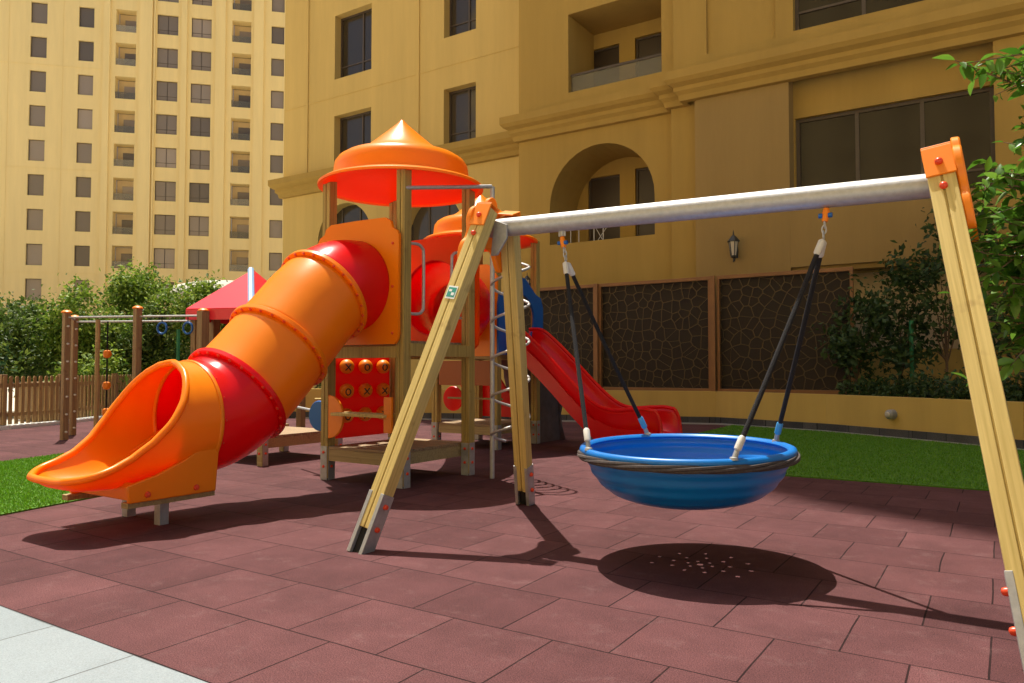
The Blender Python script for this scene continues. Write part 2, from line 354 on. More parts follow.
# ---------------------------------------------------------------- walls with openings
class Wall:
    """plane: point(u,z,d) with d going into the wall"""
    def __init__(s, o, u, n): s.o = Vector(o); s.u = Vector(u).normalized(); s.n = Vector(n).normalized()
    def P(s, u, z, d=0): return s.o + s.u * u + Vector((0, 0, z)) + s.n * d
    def panel(s, mb, u0, u1, z0, z1, holes, depth, d0=0, thick=0.3, back=True):
        us = sorted({u0, u1, *[h[0] for h in holes], *[h[1] for h in holes]}); zs = sorted({z0, z1, *[h[2] for h in holes], *[h[3] for h in holes]})
        us = [x for x in us if u0 <= x <= u1]; zs = [x for x in zs if z0 <= x <= z1]
        for i in range(len(us)-1):
            for j in range(len(zs)-1):
                cu, cz = (us[i]+us[i+1])/2, (zs[j]+zs[j+1])/2
                if any(h[0] < cu < h[1] and h[2] < cz < h[3] for h in holes): continue
                mb.add([s.P(us[i], zs[j], d0), s.P(us[i+1], zs[j], d0), s.P(us[i+1], zs[j+1], d0), s.P(us[i], zs[j+1], d0)], [(0, 1, 2, 3)])
        for h in holes:
            a, b, c, d = h[:4]; dp = h[4] if len(h) > 4 else depth; arch = len(h) > 5 and h[5]
            q = [(a, c), (b, c), (b, d), (a, d)]
            if arch:
                r = (b-a)/2; cx = (a+b)/2; zc = d - r; n = 20
                arc = [(cx + r*math.cos(math.pi*k/n), zc + r*math.sin(math.pi*k/n)) for k in range(n+1)]
                for k in range(n):
                    x0, y0 = arc[k]; x1, y1 = arc[k+1]
                    mb.add([s.P(x0, y0, d0), s.P(x0, d, d0), s.P(x1, d, d0), s.P(x1, y1, d0)], [(0, 1, 2, 3)])
                q = [(a, c), (b, c)] + arc
            m = len(q)
            vs = [s.P(x, y, d0) for x, y in q] + [s.P(x, y, d0+dp) for x, y in q]
            mb.add(vs, [(k, (k+1) % m, m+(k+1) % m, m+k) for k in range(m)])
        # outer returns
        for (x, y), (x2, y2) in (((u0, z0), (u0, z1)), ((u1, z0), (u1, z1)), ((u0, z1), (u1, z1)), ((u0, z0), (u1, z0))):
            mb.add([s.P(x, y, d0), s.P(x2, y2, d0), s.P(x2, y2, d0+thick), s.P(x, y, d0+thick)], [(0, 1, 2, 3)])
    def bar(s, mb, u0, u1, z0, z1, d0, d1):
        vs = [s.P(*p) for p in ((u0,z0,d0),(u1,z0,d0),(u1,z1,d0),(u0,z1,d0),(u0,z0,d1),(u1,z0,d1),(u1,z1,d1),(u0,z1,d1))]
        mb.add(vs, [(0,1,2,3),(7,6,5,4),(0,4,5,1),(1,5,6,2),(2,6,7,3),(3,7,4,0)])
    def window(s, parent, u0, u1, z0, z1, d, gm, vm=(), hm=(), fw=0.06, name='window', sill=None, arch=False):
        f = MB()
        s.bar(f, u0, u1, z0, z0+fw, d, d+0.06)
        s.bar(f, u0, u0+fw, z0+fw, z1-fw, d, d+0.06); s.bar(f, u1-fw, u1, z0+fw, z1-fw, d, d+0.06)
        if not arch: s.bar(f, u0, u1, z1-fw, z1, d, d+0.06)
        for v in vm:
            x = u0+(u1-u0)*v; s.bar(f, x-fw/2, x+fw/2, z0+fw, z1-fw, d+0.004, d+0.055)
        for v in hm:
            z = z0+(z1-z0)*v; s.bar(f, u0+fw, u1-fw, z-fw/3, z+fw/3, d+0.008, d+0.052)
        o = f.build(name, M['frame'], parent, smooth=0)
        p = MB(); p.add([s.P(u0, z0, d+0.035), s.P(u1, z0, d+0.035), s.P(u1, z1, d+0.035), s.P(u0, z1, d+0.035)], [(0,1,2,3)])
        p.add([s.P(u0, z0, d+0.05), s.P(u1, z0, d+0.05), s.P(u1, z1, d+0.05), s.P(u0, z1, d+0.05)], [(0,1,2,3)])
        p.build('pane', gm, o, smooth=0)
        return o

# ---- apartment building at the right
ab = thing('apartment_building', (-8, 16, 0), 'ochre apartment building with arched balcony and stepped cornice behind the swing', 'building')
W17 = Wall((0, 17, 0), (1, 0, 0), (0, 1, 0)); W16 = Wall((0, 16, 0), (1, 0, 0), (0, 1, 0))
W157 = Wall((0, 15.75, 0), (1, 0, 0), (0, 1, 0)); W155 = Wall((0, 15.5, 0), (1, 0, 0), (0, 1, 0)); W159 = Wall((0, 15.9, 0), (1, 0, 0), (0, 1, 0))
winB = [(-17.93, -16.31, 10.45, 12.55), (-17.93, -16.31, 7.57, 9.25), (-13.43, -12.28, 10.72, 12.7), (-13.43, -12.28, 7.57, 9.2)]
archB = [(-18.65, -16.25, 3.3, 6.36, 0.35, True), (-14.95, -12.75, 3.3, 6.2, 0.35, True)]
mb = MB()
W17.panel(mb, -20.35, -10.15, 0, 16, [(*w_, 0.28) for w_ in winB] + archB, 0.28, thick=6)
mb.build('left_wing_wall', M['ochre_mid'], ab, smooth=0)
for w_ in winB: W17.window(ab, *w_, 0.26, M['glass'], vm=(0.62,), hm=(0.22,), fw=0.06)
for w_ in archB: W17.window(ab, *w_[:4], 0.32, M['glass'], vm=(0.33, 0.66), hm=(0.5,), name='arched_window', arch=True)
mb = MB()
for x in (-19.2, -14.4): W17.bar(mb, x-0.05, x+0.05, 7.5, 16, -0.035, 0.01)
W17.bar(mb, -20.3, -10.2, 9.86, 9.9, -0.015, 0.01)
mb.build('wall_joint', M['ochre_mid'], ab, smooth=0)
# middle bay
mb = MB()
archC = (-9.29, -6.53, 4.14, 6.45, 1.5, True); balC = (-8.76, -6.34, 7.85, 9.8, 1.4)
W16.panel(mb, -10.2, -6.03, 0, 16, [archC, balC], 1.4, thick=1.0)
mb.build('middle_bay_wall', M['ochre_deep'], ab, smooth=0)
mb = MB()
W16.panel(mb, -10.1, -6.0, 3.9, 7.2, [(-8.95, -8.04, 4.16, 6.05, 0.1), (-7.62, -6.9, 4.16, 6.12, 0.1)], 0.1, d0=1.4, thick=0.02)
W16.panel(mb, -10.1, -6.0, 7.6, 10.4, [(-8.87, -8.03, 7.9, 9.42, 0.1), (-7.6, -6.7, 7.9, 9.45, 0.1)], 0.1, d0=1.38, thick=0.02)
mb.build('balcony_back_wall', M['ochre_deep'], ab, smooth=0)
for q in ((-8.95, -8.04, 4.16, 6.05), (-7.62, -6.9, 4.16, 6.12), (-8.87, -8.03, 7.9, 9.42), (-7.6, -6.7, 7.9, 9.45)):
    W16.window(ab, *q, 1.46, M['door'], fw=0.05, name='balcony_door', hm=(0.99,))
mb = MB(); W16.bar(mb, -8.74, -6.36, 7.87, 8.28, 0.12, 0.135); rg = mb.build('glass_railing', M['railglass'], ab, smooth=0)
mb = MB(); W16.bar(mb, -8.75, -6.35, 8.28, 8.33, 0.10, 0.155); mb.build('handrail', M['frame'], rg, smooth=0)
# pilaster and right block
mb = MB(); W157.panel(mb, -6.03, -5.3, 0, 7.0, [], 0.1, thick=0.5); mb.build('pilaster', M['ochre_deep'], ab, smooth=0)
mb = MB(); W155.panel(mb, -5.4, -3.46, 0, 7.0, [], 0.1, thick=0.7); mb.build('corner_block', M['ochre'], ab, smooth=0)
winE = (-3.43, 0.0, 4.3, 6.2, 0.12)
mb = MB(); W159.panel(mb, -3.46, 0.0, 3.9, 7.0, [winE], 0.12, thick=0.4); W155.panel(mb, 0.0, 9, 0, 7.0, [], 0.1, thick=0.6)
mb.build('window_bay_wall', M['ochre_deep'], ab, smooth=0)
W159.window(ab, *winE[:4], 0.1, M['glass_dark'], vm=(0.335, 0.665), hm=(0.22,), fw=0.07)
mb = MB(); W155.bar(mb, -3.458, -0.002, 3.1, 4.28, 0.0, 0.5); W155.bar(mb, -3.456, -0.004, 3.0, 3.098, 0.08, 0.5)
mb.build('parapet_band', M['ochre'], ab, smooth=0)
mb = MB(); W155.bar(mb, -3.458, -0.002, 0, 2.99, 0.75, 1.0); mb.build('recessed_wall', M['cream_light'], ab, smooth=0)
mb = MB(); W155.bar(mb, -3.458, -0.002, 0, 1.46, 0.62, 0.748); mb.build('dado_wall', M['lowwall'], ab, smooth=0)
# upper right wall
winU = (-3.4, 1.2, 7.95, 9.9, 0.2)
W158 = Wall((0, 15.72, 0), (1, 0, 0), (0, 1, 0))
mb = MB(); W158.panel(mb, -5.95, 9, 7.4, 16, [winU, (-5.2, -3.75, 7.9, 10.2, 0.06)], 0.2, thick=0.9)
W158.bar(mb, -5.25, -3.7, 7.85, 10.25, 0.061, 0.3)
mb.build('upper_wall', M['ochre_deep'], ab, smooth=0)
W158.window(ab, *winU[:4], 0.18, M['glass_dark'], vm=(0.28, 0.6), hm=(0.22,), fw=0.07)
# cornice swept along the plan
plan = [(-20.35, 21.5), (-20.35, 17.0), (-10.2, 17.0), (-10.2, 16.0), (-6.03, 16.0), (-6.03, 15.75), (-5.6, 15.75), (-5.6, 15.5), (9, 15.5)]
def offset_path(pl, d):
    out = []
    for i, p in enumerate(pl):
        p = Vector(p); dirs = []
        if i > 0: dirs.append((p - Vector(pl[i-1])).normalized())
        if i < len(pl)-1: dirs.append((Vector(pl[i+1]) - p).normalized())
        ns = [Vector((t.y, -t.x)) for t in dirs]
        if len(ns) == 1: out.append(p + ns[0]*d)
        else: out.append(p + (ns[0]+ns[1]) * d / (1 + ns[0].dot(ns[1])))
    return out
mb = MB()
prof = [(-0.02, 6.84), (0.10, 6.86), (0.13, 6.98), (0.20, 7.05), (0.20, 7.14), (0.30, 7.20), (0.36, 7.28), (0.36, 7.46), (-0.02, 7.52)]
rows = [offset_path(plan, d) for d, z in prof]; nP = len(plan)
mb.add([(p.x, p.y, prof[i][1]) for i, rw in enumerate(rows) for p in rw], [(i*nP+j, i*nP+j+1, (i+1)*nP+j+1, (i+1)*nP+j) for i in range(len(prof)-1) for j in range(nP-1)])
mb.build('cornice', M['ochre_deep'], ab, smooth=20)
# tall upper block far above the frame (it shades the lawn)
mb = MB(); mb.prism([(-28.2, 24.2), (-19.7, 17.6), (9, 17.4), (9, 36), (-28.2, 36)], fXY, 15.9, 64); mb.build('tower_block', M['ochre_mid'], ab, smooth=0)
mb = MB(); mb.box((-20.34, 17.02, 15.8), (9, 36, 15.89)); mb.box((-20.3, 23.0, 0), (9, 36, 15.79)); mb.build('rear_wall', M['ochre_mid'], ab, smooth=0)

# ---- tower at the left, seventy metres off
W_T = Wall((-65.74, 40.79, 0), (0.696, 0.718, 0), (-0.718, 0.696, 0))
tb = thing('tower_building', (-65.74, 40.79, 0), 'tall cream tower block with rows of small windows at the left', 'building')
rowsz = [33.65 - 3.18*k for k in range(-1, 10)]
cols = [(-10.75, 1.35, 1.95, 0), (-6.8, 1.3, 1.9, 0), (-3.42, 1.75, 2.1, 1), (0.2, 1.85, 1.9, 0), (3.2, 1.8, 1.9, 0), (6.85, 1.75, 2.1, 1), (10.2, 1.2, 1.75, 0), (-17.5, 1.35, 1.95, 0), (-21.5, 1.3, 1.9, 0)]
mb = MB(); holes = []
for ci, (u, ww, hh, b) in enumerate(cols):
    for z in rowsz: holes.append((u-ww/2, u+ww/2, z-hh/2, z+hh/2, 1.1 if b else 0.22))
W_T.panel(mb, -32, 26, 0, 62, holes, 0.3, thick=16)
mb.build('wall', M['cream'], tb, smooth=0)
mb = MB()
for u0, u1 in ((-5.3, -4.75), (-2.2, -1.1), (1.45, 1.95), (4.5, 5.4), (8.0, 8.9), (-0.95, -0.85)): W_T.bar(mb, u0, u1, 0, 62, -0.22, 0.01)
for u in (-8.75, -13.2): W_T.bar(mb, u-0.04, u+0.04, 0, 62, -0.03, 0.01)
for z in rowsz[::3]: W_T.bar(mb, -32, -5.31, z+1.55, z+1.6, -0.03, 0.01)
mb.build('pilasters', M['cream'], tb, smooth=0)
rnd = random.Random(5)
for ci, (u, ww, hh, b) in enumerate(cols[:7]):
    for z in rowsz:
        if b:
            d = W_T.window(tb, u-ww/2+0.02, u+ww/2-0.02, z-hh/2+0.01, z+hh/2-0.01, 1.06, M['cream_light'], fw=0.02, name='balcony')
            mb = MB(); W_T.bar(mb, u-ww/2+0.55, u+ww/2-0.1, z-hh/2+0.02, z+hh/2-0.6, 0.95, 1.05); mb.build('door', M['glass_far'], d, smooth=0)
            mb = MB(); W_T.bar(mb, u-ww/2+0.01, u+ww/2-0.01, z-hh/2+0.02, z-hh/2+0.65, 0.08, 0.11); mb.build('glass_railing', M['railglass'], d, smooth=0)
        else:
            W_T.window(tb, u-ww/2, u+ww/2, z-hh/2, z+hh/2, 0.2, M['glass_far'], vm=(0.5,) if ww > 1.5 else (), hm=(0.25,) if ww > 1.5 else (), fw=0.05)

# ---- block across the courtyard, seen only as a reflection in the window panes
W_O = Wall((0, -34, 0), (-1, 0, 0), (0, -1, 0))
ob = thing('opposite_building', (-5, -34, 0), 'cream apartment block across the courtyard, reflected in the dark window panes', 'building')
mb = MB(); W_O.panel(mb, -40, 50, 0, 42, [(u, u+1.9, z, z+1.8) for u in np.arange(-37, 47, 4.2) for z in np.arange(1.2, 39, 3.2)], 0.3, thick=12)
mb.build('wall', M['cream'], ob, smooth=0)
mb = MB(); W_O.bar(mb, -39.9, 49.9, 0.1, 41.9, 0.25, 0.3); mb.build('glazing', M['glass'], ob, smooth=0)

# ---------------------------------------------------------------- lattice screens
def voronoi_mb(u0, u1, z0, z1, cell, seed):
    rnd = random.Random(seed); pts = []
    nx = int((u1-u0)/cell)+2; nz = int((z1-z0)/cell)+2
    P = {}
    for i in range(-1, nx+1):
        for j in range(-1, nz+1):
            P[i, j] = (u0+(i+0.5+rnd.uniform(-0.42, 0.42))*cell, z0+(j+0.5+rnd.uniform(-0.42, 0.42))*cell)
    polys = []
    for i in range(nx):
        for j in range(nz):
            c = P[i, j]; poly = [(u0, z0), (u1, z0), (u1, z1), (u0, z1)]
            for di in (-2, -1, 0, 1, 2):
                for dj in (-2, -1, 0, 1, 2):
                    q = P.get((i+di, j+dj))
                    if q is None or (di == 0 and dj == 0): continue
                    mx, mz = (c[0]+q[0])/2, (c[1]+q[1])/2; nx_, nz_ = q[0]-c[0], q[1]-c[1]
                    out = []
                    for k in range(len(poly)):
                        a, b = poly[k], poly[(k+1) % len(poly)]
                        da = (a[0]-mx)*nx_+(a[1]-mz)*nz_; db = (b[0]-mx)*nx_+(b[1]-mz)*nz_
                        if da <= 0: out.append(a)
                        if (da < 0) != (db < 0) and da != db:
                            t = da/(da-db); out.append((a[0]+(b[0]-a[0])*t, a[1]+(b[1]-a[1])*t))
                    poly = out
                    if len(poly) < 3: break
                if len(poly) < 3: break
            if len(poly) >= 3: polys.append((c, poly))
    return polys
def lattice(x0, x1, label, seed, posts):
    t = thing('lattice_screen', ((x0+x1)/2, 14.7, 0), label, 'screen', 'lattice screens on the back wall')
    mb = MB(); Y = 14.70
    for c, poly in voronoi_mb(x0+0.05, x1-0.05, 0.69, 2.86, 0.20, seed):
        cx = sum(p[0] for p in poly)/len(poly); cz = sum(p[1] for p in poly)/len(poly); n = len(poly)
        inn = []
        for p in poly:
            dx, dz = cx-p[0], cz-p[1]; L = math.hypot(dx, dz) or 1; k = min(0.010/L, 0.5); inn.append((p[0]+dx*k, p[1]+dz*k))
        vs = [(a, Y, b) for a, b in poly]+[(a, Y, b) for a, b in inn]+[(a, Y+0.012, b) for a, b in inn]
        mb.add(vs, [(k, (k+1) % n, n+(k+1) % n, n+k) for k in range(n)]+[(n+k, n+(k+1) % n, 2*n+(k+1) % n, 2*n+k) for k in range(n)])
    mb.build('lattice', M['lattice'], t, smooth=0)
    mb = MB().box((x0+0.02, Y+0.1, 0.66), (x1-0.02, Y+0.14, 2.9)); mb.build('backing', M['latticeback'], t, smooth=0)
    mb = MB()
    mb.box((x0, Y-0.03, 2.86), (x1, Y+0.06, 2.93)); mb.box((x0, Y-0.03, 0.62), (x1, Y+0.06, 0.69))
    mb.box((x0, Y-0.028, 0.69), (x0+0.055, Y+0.058, 2.86)); mb.box((x1-0.055, Y-0.028, 0.69), (x1, Y+0.058, 2.86))
    mb.build('frame', M['latticeframe'], t, 0.004, 0)
    for px_ in posts:
        MB().box((px_-0.045, Y-0.10, 0.0), (px_+0.045, Y-0.032, 2.93)).box((px_-0.14, Y-0.06, 0.28), (px_+0.14, Y-0.02, 0.42)).build('post', M['latticeframe'], t, 0.004, 0)
lattice(-9.6, -7.38, 'leftmost dark honeycomb lattice screen, behind the red open slide', 1, [-7.34])
lattice(-7.3, -4.82, 'middle dark honeycomb lattice screen, behind the left swing ropes', 2, [-4.76])
lattice(-4.70, -2.2, 'rightmost dark honeycomb lattice screen, under the wall lantern', 3, [])

# lanterns
def lantern(x, yw, z, k, label):
    t = thing('wall_lantern', (x, yw, z), label, 'lamp', 'iron lanterns on the facade'); c = (x, yw-0.2*k, z)
    sc = lambda pr_: [(r*k, h*k) for r, h in pr_]
    MB().lathe(sc([(0.001, 0.10), (0.05, 0.12), (0.085, 0.38), (0.001, 0.385)]), c, 6).build('lamp_glass', M['lampglass'], t, smooth=0)
    mb = MB().lathe(sc([(0.001, 0.60), (0.012, 0.55), (0.015, 0.5), (0.05, 0.47), (0.115, 0.39), (0.115, 0.375), (0.001, 0.375)]), c, 6).lathe(sc([(0.001, 0.0), (0.018, 0.02), (0.012, 0.07), (0.06, 0.10), (0.055, 0.125), (0.001, 0.125)]), c, 6)
    for q in range(6):
        a = math.pi/3*q; mb.beam((c[0]+0.052*k*math.cos(a), c[1]+0.052*k*math.sin(a), c[2]+0.12*k), (c[0]+0.088*k*math.cos(a), c[1]+0.088*k*math.sin(a), c[2]+0.38*k), 0.012*k, 0.012*k)
    mb.build('lantern_cage', M['lantern'], t, smooth=0)
    MB().tube([(x, yw, z+0.2*k), (x, yw-0.06*k, z+0.16*k), (x, yw-0.13*k, z+0.05*k), (x, yw-0.2*k, z+0.01)], 0.012, 8).box((x-0.03, yw-0.03, z+0.1*k), (x+0.03, yw+0.01, z+0.3*k)).build('bracket', M['lantern'], t)
lantern(-4.53, 15.5, 3.26, 1.12, 'small black iron lantern on the ochre wall above the lattice screen')
lantern(-9.85, 16.0, 2.98, 0.85, 'small black lantern left of the arched balcony, beside the rear tower post')
# things on the arched balcony
t = thing('drying_rack', (-8.55, 16.5, 4.16), 'pale folding drying rack on the arched balcony', 'rack')
mb = MB()
for x in (-8.95, -8.72, -8.3, -8.05): mb.tube([(x, 16.45, 4.05), (x, 16.45, 4.62)], 0.012, 6)
mb.tube([(-9.0, 16.45, 4.62), (-8.0, 16.45, 4.62)], 0.012, 6).tube([(-8.3, 16.46, 4.1), (-7.9, 16.46, 4.6)], 0.008, 6).tube([(-8.0, 16.47, 4.1), (-8.3, 16.47, 4.6)], 0.008, 6)
mb.build('frame', M['ferrule'], t)
MB().prism([(-8.95, 4.63), (-8.9, 4.90), (-8.78, 4.86), (-8.7, 4.74), (-8.55, 4.80), (-8.5, 4.63)], fXZ(16.42), 0, 0.08).build('draped_cloth', M['black'], t, smooth=0)
for (x, y, z, ang, lb) in ((-6.62, 13.90, 0.36, 0.32, 'round grey wall light behind the end of the red slide'), (-1.47, 13.13, 0.37, -0.57, 'round grey wall light on the planter wall at the right')):
    t = thing('wall_light', (x, y, z), lb, 'lamp', 'round lights on the low wall')
    o = MB().lathe([(0.001, -0.06), (0.05, -0.05), (0.075, -0.02), (0.08, 0.10), (0.001, 0.10)], (x, y, z), 24, 'Y').build('lamp_body', M['greylamp'], t)
    o2 = MB().lathe([(0.001, -0.07), (0.035, -0.066), (0.045, -0.052)], (x, y, z), 24, 'Y').build('lens', M['lampglass'], t)
    t.rotation_euler.z = ang

# ---------------------------------------------------------------- swing frame
sf = thing('swing_frame', (-1.55, 4.24, 0), 'wooden A frame swing stand with galvanised steel beam and orange brackets', 'swing frame')
BL = (-2.93, 4.24, 2.06); BR = (-0.24, 4.24, 2.005)
MB().tube([BL, BR], 0.062, 32).build('beam', M['steel'], sf)
def wleg(foot, top, sgn):
    foot = Vector(foot); top = Vector(top); d = (top-foot).normalized()
    x = Vector((1, 0, 0)); x = (x - d*x.dot(d)).normalized(); y = d.cross(x).normalized()
    hw, hd = 0.058, 0.045
    def sec(p, x0, x1, y0, y1): return [p+x*x0+y*y0, p+x*x1+y*y0, p+x*x1+y*y1, p+x*x0+y*y1]
    Fb = [(0,1,2,3),(7,6,5,4),(0,4,5,1),(1,5,6,2),(2,6,7,3),(3,7,4,0)]
    a0 = foot + d*0.14
    mb = MB()
    for x0, x1 in ((-hw, -0.004), (0.004, hw)): mb.add(sec(a0, x0, x1, -hd, hd)+sec(top, x0, x1, -hd, hd), Fb)
    mb.add(sec(a0, -0.0039, 0.0039, -hd+0.008, hd-0.008)+sec(top, -0.0039, 0.0039, -hd+0.008, hd-0.008), Fb)
    o = mb.build('leg', M['leg'], sf, bevel=0.016, smooth=0)
    mb = MB(); p1 = foot + d*0.36
    g_ = foot - d*0.02
    for x0, x1 in ((-hw-0.006, -hw+0.022), (hw-0.022, hw+0.006)): mb.add(sec(g_, x0, x1, -hd-0.004, hd+0.004)+sec(p1, x0, x1, -hd-0.004, hd+0.004), Fb)
    mb.build('foot', M['footsteel'], o, bevel=0.002, smooth=0)
    mb = MB().add(sec(foot-d*0.02, -hw+0.0221, hw-0.0221, -hd+0.02, hd-0.02)+sec(foot+d*0.139, -hw+0.0221, hw-0.0221, -hd+0.02, hd-0.02), Fb); mb.build('foot_gap_shade', M['black'], o, smooth=0)  # black filler standing in for the shade in the open gap between the plates
    for h in (0.15, 0.29):
        for sx in (-1, 1):
            p = foot+d*h+x*(sx*(hw+0.006)); q = p+x*(sx*0.018)
            mb = MB().tube([p, p+x*sx*0.008, q, q+x*sx*0.004], [0.017, 0.017, 0.013, 0.004], 12); mb.build('bolt', M['bolt'], o)
    # grain runs along the leg: give the mesh its own leaning axes
    M4 = Matrix(((x.x, y.x, d.x, 0), (x.y, y.y, d.y, 0), (x.z, y.z, d.z, 0), (0, 0, 0, 1))); M4.translation = foot - sf.location
    o.data.transform(M4.inverted()); o.matrix_local = M4
    for ch in o.children: ch.matrix_parent_inverse = M4.inverted()
    return o, d, x, y
def frame_end(xt, xf, sgn, zt=2.2):
    legs = []; dz = zt-2.2
    for fy, ty in ((3.31, 4.11), (5.18, 4.37)):
        legs.append(wleg((xf, fy, 0), (xt, ty, zt), sgn))
    X = xt + sgn*0.066
    # wavy outer plate
    th = sgn*0.04; lean = (xf-xt)/2.2
    ws = 14; pts = []
    ctrl = [(3.93, 1.83), (3.90, 1.90), (3.92, 1.98), (3.97, 2.02), (3.98, 2.08), (3.96, 2.14), (3.99, 2.21), (4.06, 2.24), (4.13, 2.23), (4.17, 2.25), (4.20, 2.30), (4.26, 2.32), (4.32, 2.29), (4.35, 2.24), (4.42, 2.235), (4.48, 2.20), (4.51, 2.13), (4.49, 2.07), (4.51, 2.01), (4.57, 1.97), (4.58, 1.88), (4.54, 1.83), (4.47, 1.84), (4.36, 1.95), (4.24, 1.97), (4.12, 1.95), (4.01, 1.84)]
    n = len(ctrl); sm = []
    for i in range(n):
        p0, p1, p2, p3 = ctrl[i-1], ctrl[i], ctrl[(i+1) % n], ctrl[(i+2) % n]
        for k in range(4):
            u = k/4; sm.append(tuple(0.5*((2*p1[j])+(-p0[j]+p2[j])*u+(2*p0[j]-5*p1[j]+4*p2[j]-p3[j])*u*u+(-p0[j]+3*p1[j]-3*p2[j]+p3[j])*u**3) for j in (0, 1)))
    mb = MB().prism(sm, lambda a, b, d: (X+d+(2.2-b)*lean*0.9, 4.24+(a-4.24)*0.80, b+dz), 0, th)
    pl = mb.build('bracket_plate', M['orange_in'], sf, bevel=0.008, smooth=40)
    # front face plate over the top of the front leg, with caps
    for (o, d, x, y), ty in zip(legs, (4.11, 4.37)):
        top = Vector((xt, ty, zt)); s_ = -1 if ty < 4.24 else 1
        yy = y if y.y*s_ > 0 else -y
        a = top+yy*0.047; n_ = yy
        mb = MB()
        q = [a+x*sx*0.064+d*sz for sx, sz in ((-1, -0.14), (1, -0.14), (1, 0.02), (-1, 0.02))]
        mb.add(q+[p+n_*0.012 for p in q], [(0,1,2,3),(7,6,5,4),(0,4,5,1),(1,5,6,2),(2,6,7,3),(3,7,4,0)])
        q2 = [top+x*sx*0.064+yv+d*0.018 for sx, yv in ((-1, -yy*0.05), (1, -yy*0.05), (1, yy*0.058), (-1, yy*0.058))]
        mb.add(q2+[p+d*0.012 for p in q2], [(0,1,2,3),(7,6,5,4),(0,4,5,1),(1,5,6,2),(2,6,7,3),(3,7,4,0)])
        mb.build('cap_plate', M['orange_in'], sf, bevel=0.003, smooth=0)
        for hz in (-0.07, -0.20):
            p = a+d*hz+n_*(0.012 if hz > -0.1 else 0); MB().tube([p, p+n_*0.012, p+n_*0.02, p+n_*0.023], [0.018, 0.017, 0.011, 0.003], 14).build('bolt', M['bolt'], sf)
    # steel gusset under the beam end
    xi = xt - sgn*0.07
    if sgn > 0: return
    xi -= 0.05
    mb = MB().prism([(xi, 2.10), (xi-sgn*0.10, 2.06), (xi-sgn*0.10, 1.97), (xi-sgn*0.02, 1.86), (xi+sgn*0.03, 1.86)], fXZ(4.16), 0, 0.02)
    mb.build('gusset', M['footsteel'], sf, bevel=0.003, smooth=0)
frame_end(-2.87, -3.24, -1, 2.16); frame_end(-0.235, 0.115, 1, 2.115)
# small teal notice on the front left leg
ft = Vector((-3.24, 3.31, 0)); tp = Vector((-2.87, 4.11, 2.16)); d = (tp-ft).normalized(); x = (Vector((1,0,0))-d*d.x).normalized(); y = d.cross(x).normalized()
y = y if y.y < 0 else -y
p = ft+d*1.70+y*0.047
def plate(mb, cx, cz, hw, hz, t0, t1):
    q = [p+x*(cx+a*hw)+d*(cz+b*hz)+y*t0 for a, b in ((-1,-1),(1,-1),(1,1),(-1,1))]
    mb.add(q+[v+y*(t1-t0) for v in q], [(0,1,2,3),(7,6,5,4),(0,4,5,1),(1,5,6,2),(2,6,7,3),(3,7,4,0)])
mb = MB(); plate(mb, 0, 0, 0.040, 0.045, 0, 0.002); mb.mi = 1; plate(mb, 0, 0.0, 0.033, 0.034, 0.002, 0.003)
mb.mi = 0; plate(mb, -0.012, 0.012, 0.012, 0.008, 0.003, 0.004); plate(mb, 0.014, -0.012, 0.012, 0.01, 0.003, 0.004)
tag(mb.build('notice_plate', [M['white'], M['teal']], sf, smooth=0), 'small teal and white notice on the front left leg')

# ---------------------------------------------------------------- nest swing
ns = thing('nest_swing', (-1.53, 4.17, 0.3), 'round blue bowl swing seat hanging on black ropes', 'swing seat')
BC = Vector((-1.53, 4.18, 0.645)); tilt = Matrix.Rotation(R(1.5), 3, 'X')
prof = [(0.60, -0.022), (0.602, -0.008), (0.597, 0.005), (0.585, 0.010), (0.565, 0.007), (0.558, -0.002), (0.566, -0.009)]
for k in range(1, 110):
    t_ = k/109; r = 0.572*max(0, math.cos(t_*math.pi/2))**0.46; z = -0.01-0.295*math.sin(t_*math.pi/2)**1.3
    r2 = r + 0.0045*math.sin(t_*40)*(1-t_*0.8)
    prof.append((max(r2, 0.0), z))
prof = [p_ for p_ in prof if p_[0] > 0.34]
zb = prof[-1][1]
fine = np.arange(prof[-1][0]-0.008, 0.012, -0.0085)
r0 = prof[-1][0]
prof += [(float(r), zb-0.045*(1-(r/r0)**2)) for r in fine]
n = 240; vs = []; fs = []
for r, z in prof:
    for k in range(n):
        a = 2*math.pi*k/n; vs.append(BC+tilt@Vector((r*math.cos(a), r*math.sin(a), z)))
holes = [(0, 0)]+[(0.07*math.cos(a), 0.07*math.sin(a)) for a in np.arange(0, 6.2, 6.283/6)]+[(0.16*math.cos(a), 0.16*math.sin(a)) for a in np.arange(0.3, 6.5, 6.283/9)]+[(0.27*math.cos(a), 0.27*math.sin(a)) for a in np.arange(0.1, 6.2, 6.283/11)]
for i in range(len(prof)-1):
    for k in range(n):
        rr = (prof[i][0]+prof[i+1][0])/2; a = 2*math.pi*(k+0.5)/n; cx, cy = rr*math.cos(a), rr*math.sin(a)
        if rr < 0.33 and any((cx-h[0])**2+(cy-h[1])**2 < 0.0112**2 for h in holes): continue
        fs.append((i*n+k, i*n+(k+1) % n, (i+1)*n+(k+1) % n, (i+1)*n+k))
MB().add(vs, fs).build('bowl', M['blue'], ns, smooth=60, solid=0.008)
